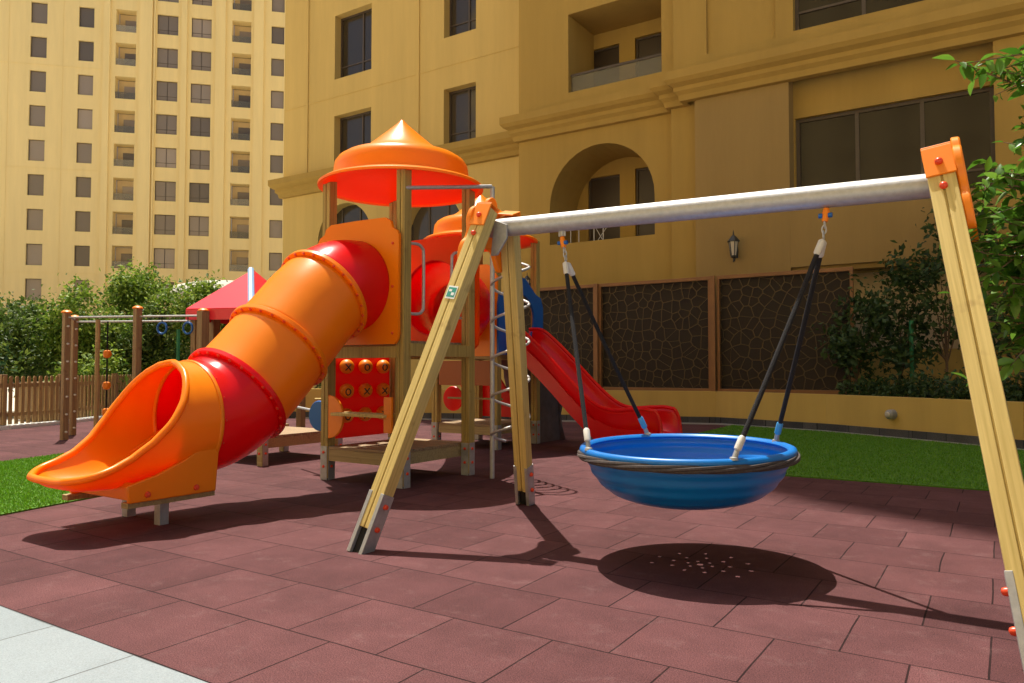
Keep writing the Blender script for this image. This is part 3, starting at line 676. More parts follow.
# twisted rope rim: several strands
mb = MB()
for sidx in range(5):
    pts = []
    for k in range(360):
        a = 2*math.pi*k/360; b = a*3+sidx*2*math.pi/5; rr = 0.600+0.014*math.cos(b); zz = -0.036+0.014*math.sin(b)
        pts.append(BC+tilt@Vector((rr*math.cos(a), rr*math.sin(a), zz)))
    mb.tube(pts, 0.0095, 6, closed=True)
mb.build('rope_rim', M['rimrope'], ns)
for side, xa, ja in ((-1, -2.37, (-2.33, 4.22, 1.79)), (1, -0.76, (-0.775, 4.22, 1.79))):
    h = MB().tube([(xa-0.02, 4.24, 2.0), (xa-0.02, 4.24, 1.955)], 0.007, 8).tube([(xa+0.02, 4.24, 2.0), (xa+0.02, 4.24, 1.955)], 0.007, 8).tube([(xa, 4.24, 1.99), (xa+0.002, 4.238, 1.955)], 0.014, 10).build('hanger', M['steel'], ns)
    q = Vector((xa, 4.24, 1.95)); j = Vector(ja); dd = (j-q)
    MB().tube([q, q+dd*0.2, q+dd*0.45], [0.014, 0.021, 0.015], 12).build('swivel', M['orange_in'], h)
    mb = MB()
    for s_ in (-1, 1):
        c_ = q+dd*0.25+Vector((0.024*s_, -0.006, 0)); mb.lathe([(0.001, -0.012), (0.013, -0.01), (0.013, 0.01), (0.001, 0.012)], c_, 12, 'X')
    mb.build('swivel_bolt', M['blueboard'], h)
    # short chain of three links
    mb = MB()
    for k in range(3):
        c_ = q+dd*(0.53+0.19*k); pts = []
        for a in np.arange(0, 6.28, 0.5):
            px_, pz = 0.011*math.cos(a), 0.022*math.sin(a)
            pts.append(c_+(Vector((px_, 0, pz)) if k % 2 else Vector((0, px_, pz))))
        mb.tube(pts, 0.0042, 6, closed=True)
    mb.build('chain', M['steel'], h)
    for fy in (-1, 1):
        e = BC+tilt@Vector((side*0.405, fy*0.42, 0.012))
        s0 = j+Vector((side*-0.0, fy*0.012, -0.01)); v = (e-s0); L = v.length; u_ = v/L
        pts = [s0+v*t_+Vector((0, 0, -0.012*math.sin(math.pi*t_))) for t_ in np.linspace(0.05, 0.95, 14)]
        rp = MB().tube(pts, 0.0135, 10).build('rope', M['rope'], ns)
        MB().tube([s0, s0+u_*0.012, s0+u_*0.085, s0+u_*0.095], [0.008, 0.019, 0.019, 0.013], 12).build('ferrule', M['ferrule'], rp)
        MB().tube([e-u_*0.125, e-u_*0.115, e-u_*0.052, e-u_*0.045], [0.013, 0.019, 0.019, 0.012], 12).build('ferrule', M['blueferrule'] if fy > 0 else M['ferrule'], rp)
        MB().tube([e-u_*0.044, e+Vector((0, 0, -0.012))], [0.013, 0.016], 12).lathe([(0.001, 0.012), (0.02, 0.008), (0.024, -0.006)], e, 12).build('rim_fixing', M['footsteel'], rp)

# ---------------------------------------------------------------- play structure
ps = thing('play_structure', (-5.1, 5.8, 0), 'orange and red play tower with tube slide, tunnel and curved red slide', 'play structure')
def post(x, y, top, base=0.33, m=None, foot=True, s=0.05, nm='post'):
    mb = MB()
    e = s-0.002
    mb.box((x-s, y-s, 0.02), (x-0.0035, y+s, top)); mb.box((x+0.0035, y-s, 0.02), (x+s, y+s, top)); mb.box((x-0.0034, y-s+0.008, 0.02), (x+0.0034, y+s-0.008, top-0.004))
    o = mb.build(nm, m or M['post'], ps, bevel=0.007, smooth=0)
    if foot:
        mb = MB()
        for sx in (-1, 1): mb.box((x+sx*(s+0.002)-0.003, y-s+0.006, -0.01), (x+sx*(s+0.002)+0.003, y+s-0.006, base))
        for sy in (-1, 1): mb.box((x-s+0.006, y+sy*(s+0.002)-0.003, -0.01), (x+s-0.006, y+sy*(s+0.002)+0.003, base))
        mb.build('post_shoe', M['footsteel'], o, smooth=0)
        for z in (base-0.06, base-0.2):
            MB().lathe([(0.001, -0.012), (0.012, -0.01), (0.016, 0)], (x, y-s-0.005, z), 10, 'Y').build('bolt', M['bolt'], o); MB().lathe([(0.016, 0), (0.012, 0.01), (0.001, 0.012)], (x+s+0.005, y, z), 10, 'X').build('bolt', M['bolt'], o)
    return o
T1 = [(-5.61, 5.27), (-4.63, 5.27), (-4.63, 6.28), (-5.66, 6.3)]
T2 = [(-6.75, 8.4), (-5.72, 8.4), (-5.72, 9.42), (-6.75, 9.42)]
for p in T1+T2: post(*p, 2.97)
def roof(c, z, lb):
    prof = [(0.0, 0.705), (0.012, 0.702), (0.022, 0.69), (0.06, 0.652), (0.16, 0.565), (0.27, 0.47), (0.36, 0.395), (0.44, 0.345), (0.52, 0.32), (0.585, 0.30), (0.64, 0.265), (0.672, 0.22), (0.682, 0.16), (0.688, 0.09), (0.70, 0.055), (0.76, 0.035), (0.81, 0.02), (0.84, 0.0), (0.838, -0.022), (0.815, -0.02), (0.79, -0.01)]
    prof = [(max(r, 0.0008), h) for r, h in prof]
    o = tag(MB().lathe(prof, (*c, z), 72).build('roof', M['orange'], ps, smooth=50), lb)
    MB().lathe([(0.79, -0.008), (0.77, -0.012), (0.55, 0.05), (0.2, 0.07), (0.001, 0.075)], (*c, z), 72).build('roof_underside', M['orange_dark'], o, smooth=60)
roof((-5.12, 5.79), 2.95, 'orange conical roof of the front tower'); roof((-6.34, 8.9), 2.95, 'orange conical roof of the rear tower')
def deck(x0, x1, y0, y1, z, par, nb=8):
    mb = MB(); n = nb; wd = (y1-y0)/n
    for k in range(n): mb.box((x0, y0+k*wd+0.004, z-0.028), (x1, y0+(k+1)*wd-0.004, z))
    o = mb.build('deck', M['deck'], par, bevel=0.003, smooth=0)
    mb = MB(); zz = z-0.03
    mb.box((x0+0.002, y0+0.004, zz-0.11), (x1-0.002, y0+0.04, zz)); mb.box((x0+0.002, y1-0.04, zz-0.11), (x1-0.002, y1-0.004, zz))
    mb.box((x0+0.002, y0+0.041, zz-0.11), (x0+0.04, y1-0.041, zz)); mb.box((x1-0.04, y0+0.041, zz-0.11), (x1-0.002, y1-0.041, zz))
    mb.build('deck_frame', M['deckside'], o, smooth=0); return o
deck(-5.55, -4.69, 5.22, 6.34, 0.33, ps); deck(-5.55, -4.69, 5.30, 6.25, 1.36, ps)
deck(-6.68, -5.78, 8.36, 9.46, 0.33, ps); deck(-6.68, -5.78, 8.36, 9.46, 1.36, ps)
for y0 in (5.23, 6.32): MB().beam((-5.6, y0, 1.25), (-4.66, y0, 1.25), 0.035, 0.11).build('rail_board', M['post'], ps, 0.003, 0)
MB().beam((-4.585, 5.3, 1.27), (-4.585, 6.26, 1.27), 0.03, 0.12).build('rail_board', M['post'], ps, 0.003, 0)

def panel_with_hole(xa, xb, z0, z1, c, r, shape):
    """outline polygon of a panel with a round hole, as quads between the outline and the circle"""
    return
def ring_panel(fn, outline, c, r, th, m, nm, par, lb=None):
    n = 72
    def hit(a):
        dx, dz = math.cos(a), math.sin(a); best = None
        for i in range(len(outline)):
            (x0, z0), (x1, z1) = outline[i], outline[(i+1) % len(outline)]
            ex, ez = x1-x0, z1-z0; det = dx*(-ez)+ex*dz
            if abs(det) < 1e-9: continue
            t = ((x0-c[0])*(-ez)+ex*(z0-c[1]))/det; s_ = (dx*(z0-c[1])-dz*(x0-c[0]))/det
            if t > 0 and -1e-6 <= s_ <= 1+1e-6 and (best is None or t > best): best = t
        return (c[0]+dx*best, c[1]+dz*best)
    angs = sorted([2*math.pi*k/n for k in range(n)]+[math.atan2(z-c[1], x-c[0]) % (2*math.pi) for x, z in outline])
    out = [hit(a) for a in angs]; inn = [(c[0]+r*math.cos(a), c[1]+r*math.sin(a)) for a in angs]; N = len(angs)
    vs = [fn(*p, 0) for p in out]+[fn(*p, 0) for p in inn]+[fn(*p, th) for p in out]+[fn(*p, th) for p in inn]
    fs = []
    for k in range(N):
        j = (k+1) % N
        fs += [(k, j, N+j, N+k), (2*N+k, 3*N+k, 3*N+j, 2*N+j), (k, 2*N+k, 2*N+j, j), (N+k, N+j, 3*N+j, 3*N+k)]
    o = MB().add(vs, fs).build(nm, m, par, smooth=30)
    if lb: tag(o, lb)
    return o
def wavy_outline(x0, x1, z0, z1):
    w_ = x1-x0
    return [(x0+0.05, z0), (x1-0.05, z0), (x1-0.01, z0+0.04), (x1, z0+0.1), (x1, z1-0.14), (x1-0.03, z1-0.10), (x1-0.08, z1-0.07), (x1-0.10, z1-0.01), (x1-0.17, z1+0.03), (x0+w_*0.5, z1+0.035), (x0+0.2, z1+0.03), (x0+0.13, z1-0.01), (x0+0.11, z1-0.06), (x0+0.05, z1-0.09), (x0, z1-0.16), (x0, z0+0.1), (x0+0.01, z0+0.04)]
SX = -5.14; ZC = 1.88
def bolt_ring(cs, r, n, ax_u, ax_v, nrm, par, m='bolt', size=0.009, nm='bolts'):
    for k in range(n):
        a = 2*math.pi*k/n; p = cs+ax_u*r*math.cos(a)+ax_v*r*math.sin(a)
        MB().tube([p, p+nrm*0.006, p+nrm*0.011], [size, size*0.9, size*0.3], 8).build('bolt', M[m], par)
fp = ring_panel(fXZ(5.165), wavy_outline(-5.68, -4.60, 1.32, 2.47), (SX, ZC), 0.41, 0.03, M['orange'], 'entry_panel', ps, 'orange panel behind the tube slide top')
for x in (-5.6, -4.67):
    for z in (1.42, 1.85, 2.25): MB().lathe([(0.001, -0.012), (0.012, -0.008), (0.014, 0.0)], (x, 5.163, z), 10, 'Y').build('bolt', M['bolt'], fp)
# --- tube slide
cl = [(5.17, 1.88), (4.98, 1.86), (4.80, 1.78), (4.62, 1.64), (4.44, 1.46), (4.26, 1.28), (4.08, 1.10), (3.92, 0.95), (3.77, 0.83), (3.62, 0.755), (3.48, 0.725), (3.42, 0.72)]
RT = 0.425
def catm(pts, k=4):
    out = []
    for i in range(len(pts)-1):
        p0 = pts[max(i-1, 0)]; p1 = pts[i]; p2 = pts[i+1]; p3 = pts[min(i+2, len(pts)-1)]
        for j in range(k):
            u = j/k; out.append(tuple(0.5*((2*a)+(-z+b)*u+(2*z-5*a+4*b-c_)*u*u+(-z+3*a-3*b+c_)*u**3) for z, a, b, c_ in zip(p0, p1, p2, p3)))
    out.append(pts[-1]); return out
clf = catm(cl, 4); NF = len(clf)
def ring_at(i, r, n=56, normal=None):
    a = Vector((0, *clf[max(i-1, 0)])); b = Vector((0, *clf[min(i+1, NF-1)])); d = (b-a).normalized()
    up = Vector((1, 0, 0)).cross(d); up = up if up.z > 0 else -up
    c_ = Vector((SX, *clf[i])); return [c_+Vector((1, 0, 0))*r*math.cos(2*math.pi*k/n)+up*r*math.sin(2*math.pi*k/n) for k in range(n)], c_, up, d
# section boundaries (index in the fine centreline)
secs = [(0, 9, 'red'), (9, 20, 'orange'), (20, 30, 'orange'), (30, 44, 'red')]
ts = None
for si, (a, b, cname) in enumerate(secs):
    n = 56; vs = []
    b = min(b, NF-1)
    for i in range(a, b+1): vs += ring_at(i, RT)[0]
    k_ = b-a
    fs = [(i*n+k, i*n+(k+1) % n, (i+1)*n+(k+1) % n, (i+1)*n+k) for i in range(k_) for k in range(n)]
    o = MB().add(vs, fs).build('tube_section', M[cname], ps, smooth=60, solid=0.012)
    tag(o, ['red topmost tube section at the orange panel', 'orange upper tube section', 'orange lower tube section', 'red bent tube section above the exit'][si])
    # flange at the upper and lower end
    if si < 3:
        pts, c_, up, d = ring_at(b, RT)
        vs = []
        for dd, r in ((-0.022, RT+0.004), (-0.022, RT+0.042), (0.022, RT+0.042), (0.022, RT+0.004)):
            vs += [c_+d*dd+Vector((1, 0, 0))*r*math.cos(2*math.pi*k/n)+up*r*math.sin(2*math.pi*k/n) for k in range(n)]
        fl = MB().add(vs, [(i*n+k, i*n+(k+1) % n, (i+1)*n+(k+1) % n, (i+1)*n+k) for i in range(3) for k in range(n)]).build('flange', M['orange'] if si < 2 else M['red'], o, bevel=0.006, smooth=30)
        bolt_ring(c_+d*0.023, RT+0.023, 26, Vector((1, 0, 0)), up, d, o, size=0.0145)
# --- exit chute
ns_ = 40; nt_ = 48; vs = []; rimL = []; rimR = []
def lerp_tab(tab, y):
    if y >= tab[0][0]: return tab[0][1]
    for (a, va), (b, vb) in zip(tab[:-1], tab[1:]):
        if a >= y >= b: t = (a-y)/(a-b); t = t*t*(3-2*t) if False else t; return va+(vb-va)*t
    return tab[-1][1]
rim_t = [(3.42, 1.146), (3.29, 1.146), (3.26, 1.12), (3.20, 1.01), (3.125, 0.87), (3.03, 0.73), (2.91, 0.60), (2.78, 0.505), (2.66, 0.45), (2.55, 0.415), (2.48, 0.395), (2.43, 0.385)]
bot_t = [(3.42, 0.295), (3.2, 0.285), (3.0, 0.28), (2.8, 0.285), (2.65, 0.295), (2.55, 0.305), (2.49, 0.32), (2.45, 0.345), (2.43, 0.375)]
ys = [3.42-0.16*i/8 for i in range(8)]+[3.26-0.83*((i/31)) for i in range(32)]
for y in ys:
    zr = lerp_tab(rim_t, y); zb = lerp_tab(bot_t, y); zc = zb+RT if y > 2.9 else zb+RT
    bl = min(1, max(0, (3.14-y)/0.5)); bl = bl*bl*(3-2*bl)
    cosphi = max(-1, min(1, (zc-zr)/RT)); phi = math.acos(cosphi)
    if y > 3.28: phi = math.pi
    fe = max(0, (2.63-y)/0.20); wl = 0.365*(1-0.42*fe**2.6)
    for k in range(nt_+1):
        t_ = 2*k/nt_-1
        a = t_*phi; cx, cz = RT*math.sin(a), zc-RT*math.cos(a)
        fx = wl*math.copysign(abs(t_)**0.85, t_); fz = zb+(zr-zb)*abs(t_)**3.2
        vs.append((SX+cx*(1-bl)+fx*bl, y, cz*(1-bl)+fz*bl))
NR = len(ys); m_ = nt_+1
fs = [(i*m_+k, i*m_+k+1, (i+1)*m_+k+1, (i+1)*m_+k) for i in range(NR-1) for k in range(nt_)]
ex = MB().add(vs, fs).build('exit_chute', M['orange'], ps, smooth=60, solid=0.012)
tag(ex, 'orange scooped exit of the tube slide')
i0 = max(i for i, y in enumerate(ys) if y > 3.28)
rim = [vs[i*m_] for i in range(i0, NR)]+[vs[(NR-1)*m_+k] for k in range(1, nt_)]+[vs[i*m_+nt_] for i in range(NR-1, i0-1, -1)]
MB().tube(rim, 0.025, 12).build('rolled_rim', M['orange'], ex)
pts = [Vector((SX+RT*math.cos(a), 3.41, 0.72+RT*math.sin(a))) for a in np.arange(0, 6.28, 0.1122)]
MB().tube(pts, 0.018, 8, closed=True).build('seam_ring', M['orange'], ex)
bolt_ring(Vector((SX, 3.44, 0.72)), RT+0.004, 16, Vector((1, 0, 0)), Vector((0, 0, 1)), Vector((0, 1, 0)), ex, size=0.009)
# skirt under the chute, feet
sk = [(3.40, 0.215), (2.76, 0.215), (2.75, 0.27), (2.74, 0.33), (2.95, 0.38), (3.15, 0.46), (3.30, 0.54), (3.43, 0.62)]
mb = MB()
for sx in (-1, 1): mb.prism(sk, fYZ(SX+sx*0.36), -0.02, 0.02)
mb.box((SX-0.36, 3.36, 0.22), (SX+0.36, 3.39, 0.32)); mb.box((SX-0.36, 2.80, 0.22), (SX+0.36, 2.825, 0.34))
skirt = mb.build('skirt', M['orange'], ps, bevel=0.008, smooth=30)
for y in (2.88, 3.24): MB().lathe([(0.022, 0), (0.018, 0.012), (0.001, 0.016)], (SX+0.381, y, 0.26), 12, 'X').build('bolt', M['bolt'], skirt)
for x0_, x1_, y0_ in ((SX-0.40, SX-0.32, 2.72), (SX+0.26, SX+0.34, 2.77)): MB().box((x0_, y0_, 0.175), (x1_, 3.42, 0.213)).build('support_beam', M['deckside'], ps, 0.003, 0)
for x, y in ((SX+0.16, 3.12), (SX-0.32, 3.16)):
    MB().box((x-0.035, y-0.035, -0.02), (x+0.035, y+0.035, 0.20)).build('support_leg', M['footsteel'], ps, 0.004, 0)

# --- noughts-and-crosses panel on the left side of the front tower
mb = MB().box((-5.70, 5.34, 0.38), (-5.68, 6.24, 1.24)); xp = mb.build('game_panel', M['redboard'], ps, 0.005, 0)
tag(xp, 'red panel with nine orange noughts and crosses balls')
marks = [['X', 'O', 'O'], ['O', 'X', 'X'], ['O', 'X', 'X']]
for i in range(3):
    for j in range(3):
        cy = 5.52+0.27*j; cz = 1.115-0.25*i; X = -5.61
        b = MB().lathe([(max(0.001, 0.075*math.sin(q_)), 0.075*math.cos(q_)) for q_ in np.linspace(0, math.pi, 14)], (X, cy, cz), 24, 'X').build('game_ball', M['orange_in'], xp, smooth=70)
        # mark faces towards the open side (+X, slightly -Y)
        nrm = Vector((0.83, -0.5, -0.12)).normalized(); u_ = Vector((0, 0, 1)).cross(nrm).normalized(); v_ = nrm.cross(u_)
        c_ = Vector((X, cy, cz))
        def sp(a, b_):
            q = nrm*0.075+u_*a+v_*b_; return c_+q.normalized()*0.077
        mk = MB()
        if marks[i][j] == 'X':
            for s_ in (-1, 1): mk.tube([sp(t_*0.03, s_*t_*0.036) for t_ in np.linspace(-1, 1, 7)], 0.0055, 6)
        else:
            mk.tube([sp(0.025*math.cos(a), 0.034*math.sin(a)) for a in np.arange(0, 6.28, 0.42)], 0.006, 6, closed=True)
        mk.build('cross_mark' if marks[i][j] == 'X' else 'nought_mark', M['ink'], b)
# play counter at the front
fz = fXZ(5.19)
mb = MB().prism([(-5.555, 0.40)]+[(-5.555+0.20*math.cos(a), 0.62+0.20*math.sin(a)*1.05) for a in np.linspace(-math.pi/2, math.pi/2, 18)]+[(-5.555, 0.84)], fXZ(5.25), -0.03, -0.003)
mb.build('half_disc_panel', M['orange_in'], ps, 0.004, 30)
MB().box((-5.42, 5.12, 0.64), (-4.74, 5.34, 0.67)).build('counter_board', M['leg'], ps, 0.004, 0)
MB().box((-4.78, 5.17, 0.50), (-4.685, 5.20, 0.83)).build('counter_bracket', M['orange_in'], ps, 0.006, 0)
t_ = MB().lathe([(0.001, -0.012), (0.15, -0.012), (0.16, 0.0), (0.15, 0.012), (0.001, 0.012)], (-5.98, 5.50, 0.60), 32, 'Y').build('blue_disc', M['blueboard'], ps)
MB().tube([(-6.6, 5.75, 0.66), (-5.98, 5.50, 0.64)], 0.014, 8).build('disc_rod', M['footsteel'], ps)
# right side of the front tower: grab rails, bar to the spiral climber
for y in (5.36, 6.12):
    s_ = 1 if y < 5.8 else -1
    MB().tube(catm([(-4.62, y-0.02*s_, 2.27), (-4.60, y+0.08*s_, 2.27), (-4.60, y+0.14*s_, 2.24), (-4.60, y+0.16*s_, 2.17), (-4.60, y+0.16*s_, 1.72), (-4.60, y+0.14*s_, 1.64), (-4.60, y+0.08*s_, 1.61), (-4.62, y-0.02*s_, 1.61)], 4), 0.015, 10).build('grab_rail', M['steel'], ps)
MB().tube([(-4.6, 5.24, 2.77), (-4.27, 6.18, 2.93)], 0.02, 12).build('top_bar', M['steel'], ps)
# spiral climber
cx, cy = -4.12, 6.30
sp_ = MB().tube([(-4.27, 6.2, -0.02), (-4.27, 6.2, 2.93)], 0.024, 14).build('climber_pole', M['steel'], ps)
pts = []
for k in range(0, 6*28+1):
    a = 2*math.pi*k/28; pts.append((cx+0.19*math.cos(a+2.4), cy+0.19*math.sin(a+2.4), 0.35+0.375*k/28))
MB().tube(pts, 0.014, 8).build('spiral_rung', M['steel'], ps)
# --- tunnel panel and tunnel to the rear tower
TC = (-5.14, 1.86)
ring_panel(fXZ(6.34), wavy_outline(-5.70, -4.55, 1.30, 2.48), TC, 0.41, 0.03, M['orange_dark'], 'tunnel_panel', ps, 'red orange panel around the crawl tunnel mouth')
ring_panel(fXZ(8.33), wavy_outline(-6.82, -5.66, 1.26, 2.48), (-6.2, 1.86), 0.41, 0.03, M['orange_in'], 'tunnel_panel', ps, 'orange panel on the rear tower')
tp_ = [(TC[0], 6.34), (TC[0]-0.03, 6.6), (-5.35, 7.0), (-5.67, 7.5), (-6.0, 7.95), (-6.17, 8.2), (-6.2, 8.36)]
tp_ = catm(tp_, 3); vs = []; n = 40
for i, (x, y) in enumerate(tp_):
    a = Vector(tp_[max(i-1, 0)]); b = Vector(tp_[min(i+1, len(tp_)-1)]); d2 = (b-a).normalized(); sx = Vector((-d2.y, d2.x, 0))
    vs += [Vector((x, y, 1.86))+sx*0.41*math.cos(2*math.pi*k/n)+Vector((0, 0, 1))*0.41*math.sin(2*math.pi*k/n) for k in range(n)]
MB().add(vs, [(i*n+k, i*n+(k+1) % n, (i+1)*n+(k+1) % n, (i+1)*n+k) for i in range(len(tp_)-1) for k in range(n)]).build('crawl_tunnel', M['red'], ps, smooth=60, solid=0.012)
# rear tower lower play panels
mb = MB().box((-6.68, 8.36, 0.86), (-5.8, 8.39, 1.2)); mb.build('brown_panel', mat('brown_orange_board', (0.30, 0.075, 0.008), 0.5), ps, 0.004, 0)
o = MB().lathe([(0.001, -0.015), (0.17, -0.015), (0.18, 0), (0.17, 0.015), (0.001, 0.015)], (-6.62, 8.62, 0.66), 28, 'Y').build('steering_wheel', M['redboard'], ps)
MB().tube([(-6.7, 8.6, 0.67), (-5.75, 8.6, 0.67)], 0.014, 8).build('hand_bar', M['deckside'], ps)
MB().prism([(-7.2, 0.95), (-6.4, 0.95), (-6.15, 0.62), (-6.1, 0.36), (-6.92, 0.36)], fXZ(9.5), -0.02, 0.02).build('red_side_panel', M['redboard'], ps, 0.005, 0)
# blue slide entry panel on the rear tower
bo = [(8.33, 1.28), (9.50, 1.28), (9.50, 1.98), (9.44, 2.12), (9.30, 2.16), (9.16, 2.26), (9.02, 2.36), (8.92, 2.38), (8.80, 2.36), (8.62, 2.26), (8.48, 2.14), (8.36, 2.10), (8.33, 1.98)]
ring_panel(fYZ(-5.665), bo, (8.92, 1.80), 0.33, 0.03, M['blueboard'], 'slide_entry_panel', ps, 'blue panel at the top of the red slide')
# red open slide going to +X
path = catm([(-5.7+(x_+5.7)*0.88, z_) for x_, z_ in [(-5.70, 1.40), (-5.45, 1.38), (-5.2, 1.22), (-4.9, 0.98), (-4.55, 0.68), (-4.2, 0.42), (-3.9, 0.30), (-3.6, 0.28), (-3.35, 0.285), (-3.2, 0.25), (-3.12, 0.17)]], 5)
vs = []; YS = 8.9; nn = 28
for i, (x, z) in enumerate(path):
    t_ = i/(len(path)-1)
    hs = 0.26+0.05*max(0, min(1, (t_-0.55)/0.15))
    if t_ > 0.86: hs = 0.31*math.sqrt(max(0, 1-((t_-0.86)/0.14)**2))+0.01
    for k in range(nn+1):
        s_ = 2*k/nn-1
        vs.append((x, YS+0.27*math.copysign(min(1, abs(s_)*1.35), s_)+0.05*s_*max(0, abs(s_)-0.7)/0.3, z+hs*max(0, (abs(s_)-0.5)/0.5)**1.5))
rs = MB().add(vs, [(i*(nn+1)+k, i*(nn+1)+k+1, (i+1)*(nn+1)+k+1, (i+1)*(nn+1)+k) for i in range(len(path)-1) for k in range(nn)]).build('open_slide', M['red'], ps, smooth=60, solid=0.02)
tag(rs, 'curved red open slide on the rear tower')
for k in (0, nn): MB().tube([vs[i*(nn+1)+k] for i in range(len(path))], 0.024, 8).build('slide_lip', M['red'], rs)
sd = [(-3.95, 0.30), (-3.14, 0.12), (-3.2, 0.0), (-3.9, 0.0), (-4.25, 0.36)]
mb = MB()
for s_ in (-1, 1):
    pl = [(p[0], p[1]+(0.05 if i_ > 20 else 0.02)*(1-max(0, (i_-38)/8))) for i_, p in enumerate(path[5:])]; lo_ = [(x, max(0.0, z-0.22)) for x, z in path[5:]][::-1]
    q = pl+lo_; mb.prism(q, fXZ(YS+s_*0.25), -0.012, 0.012)
mb.build('slide_side', M['red'], rs, smooth=30)
# brown climbing wall behind the rear tower
vs = []; nr = 12; nc = 6
for i in range(nr+1):
    t_ = i/nr; y = 9.5+0.62*math.sin(t_*math.pi/2); z = 1.32*math.cos(t_*math.pi/2)**0.9
    for k in range(nc+1): vs.append((-6.6+0.95*k/nc+0.03*math.sin(i*1.7+k), y+0.03*math.cos(k*2+i), max(z, 0)))
MB().add(vs, [(i*(nc+1)+k, i*(nc+1)+k+1, (i+1)*(nc+1)+k+1, (i+1)*(nc+1)+k) for i in range(nr) for k in range(nc)]).build('climbing_wall', M['rock'], ps, smooth=60, solid=0.05)
MB().prism([(9.46, 0.0), (10.14, 0.0), (10.08, 0.45), (9.9, 0.9), (9.68, 1.18), (9.46, 1.33)], fYZ(-5.72), -0.03, 0.03).build('climbing_wall_side', M['rock'], ps, smooth=30)

# low platform at the left
lp = thing('low_platform', (-7.5, 6.1, 0), 'low wooden platform with steel feet half hidden behind the tube slide', 'platform')
deck(-8.0, -6.98, 5.6, 6.7, 0.33, lp)
for x, y in ((-6.98, 5.58), (-7.98, 5.58), (-6.98, 6.72), (-7.98, 6.72)):
    o = MB().box((x-0.045, y-0.045, -0.01), (x+0.045, y+0.045, 0.36)).build('post', M['deckside'], lp, 0.005, 0)
    MB().box((x-0.05, y-0.035, -0.01), (x+0.05, y+0.035, 0.30)).build('post_shoe', M['footsteel'], o, 0, 0)
    for z in (0.24, 0.14):
        MB().lathe([(0.001, -0.014), (0.012, -0.01), (0.015, 0)], (x, y-0.047, z), 10, 'Y').build('bolt', M['bolt'], o); MB().lathe([(0.015, 0), (0.012, 0.01), (0.001, 0.014)], (x+0.052, y, z), 10, 'X').build('bolt', M['bolt'], o)
hr = thing('handrail', (-9.5, 9.5, 0), 'thin yellow handrail seen low behind the tube slide', 'rail')
MB().tube([(-9.9, 9.0, 0.56), (-8.2, 9.6, 0.58)], 0.022, 10).build('rail', M['leg'], hr)
for x, y in ((-9.8, 9.035), (-8.3, 9.565)): MB().tube([(x, y, 0), (x, y, 0.55)], 0.02, 10).build('post', M['leg'], hr)

# ---------------------------------------------------------------- climbing frame at the left
mk = thing('climbing_frame', (-11.5, 6.2, 0), 'brown timber climbing frame with steel rails and hanging rings', 'climbing frame')
def cpost(x, y, top, s=0.06, pegs=False):
    o = MB().box((x-s, y-s, -0.01), (x+s, y+s, top)).build('post', M['brownpost'], mk, 0.008, 0)
    MB().lathe([(0.001, 0.045), (0.04, 0.04), (0.075, 0.015), (0.078, 0)], (x, y, top), 16).build('post_cap', M['orange_in'], o)
    if pegs:
        for k in range(7): MB().lathe([(0.018, 0), (0.014, 0.03), (0.001, 0.035)], (x+s, y, 0.12+0.27*k), 8, 'X').build('peg', M['ferrule'], o)
FR = [(-12.05, 5.93), (-10.95, 6.42), (-9.97, 6.86)]; BK = [(-12.78, 6.42), (-11.7, 6.95), (-10.6, 7.5)]
cpost(*FR[0], 1.95, 0.046, True); cpost(*BK[0], 1.93, 0.042, True); cpost(*FR[1], 2.0, 0.048); cpost(*FR[2], 1.95, 0.065); cpost(*BK[2], 1.95, 0.065)
MB().tube([(*FR[0], 1.88), (*FR[1], 1.88), (*FR[2], 1.88)], 0.016, 10).build('rail', M['steel'], mk)
MB().tube([(*BK[0], 1.86), (*BK[1], 1.86), (*BK[2], 1.86)], 0.016, 10).build('rail', M['steel'], mk)
MB().tube([(*FR[0], 1.90), (*BK[0], 1.90)], 0.02, 10).build('rail', M['steel'], mk)
MB().tube([(-11.88, 6.32, 0), (-11.88, 6.32, 1.86)], 0.035, 12).build('pole', M['fence'], mk)
kr = MB().tube([(-11.87, 6.47, 0.1), (-11.87, 6.47, 1.84)], 0.012, 8).build('knotted_rope', M['rope'], mk)
for z in (1.32, 0.82, 0.40): MB().lathe([(0.001, 0.07), (0.05, 0.05), (0.065, 0.0), (0.05, -0.05), (0.001, -0.07)], (-11.87, 6.47, z), 16).build('knob', M['orange_in'], kr)
for x, y in ((-10.57, 6.58), (-10.24, 6.79)):
    o = MB().tube([(x, y+0.085*math.cos(a)*0.4, 1.70+0.085*math.sin(a)) if False else (x+0.07*math.cos(a), y+0.03*math.cos(a), 1.70+0.085*math.sin(a)) for a in np.arange(0, 6.28, 0.35)], 0.016, 8, closed=True).build('ring', M['blueboard'], mk)
    MB().tube([(x, y, 1.78), (x, y, 1.87)], 0.008, 6).build('hanger', M['rope'], o)

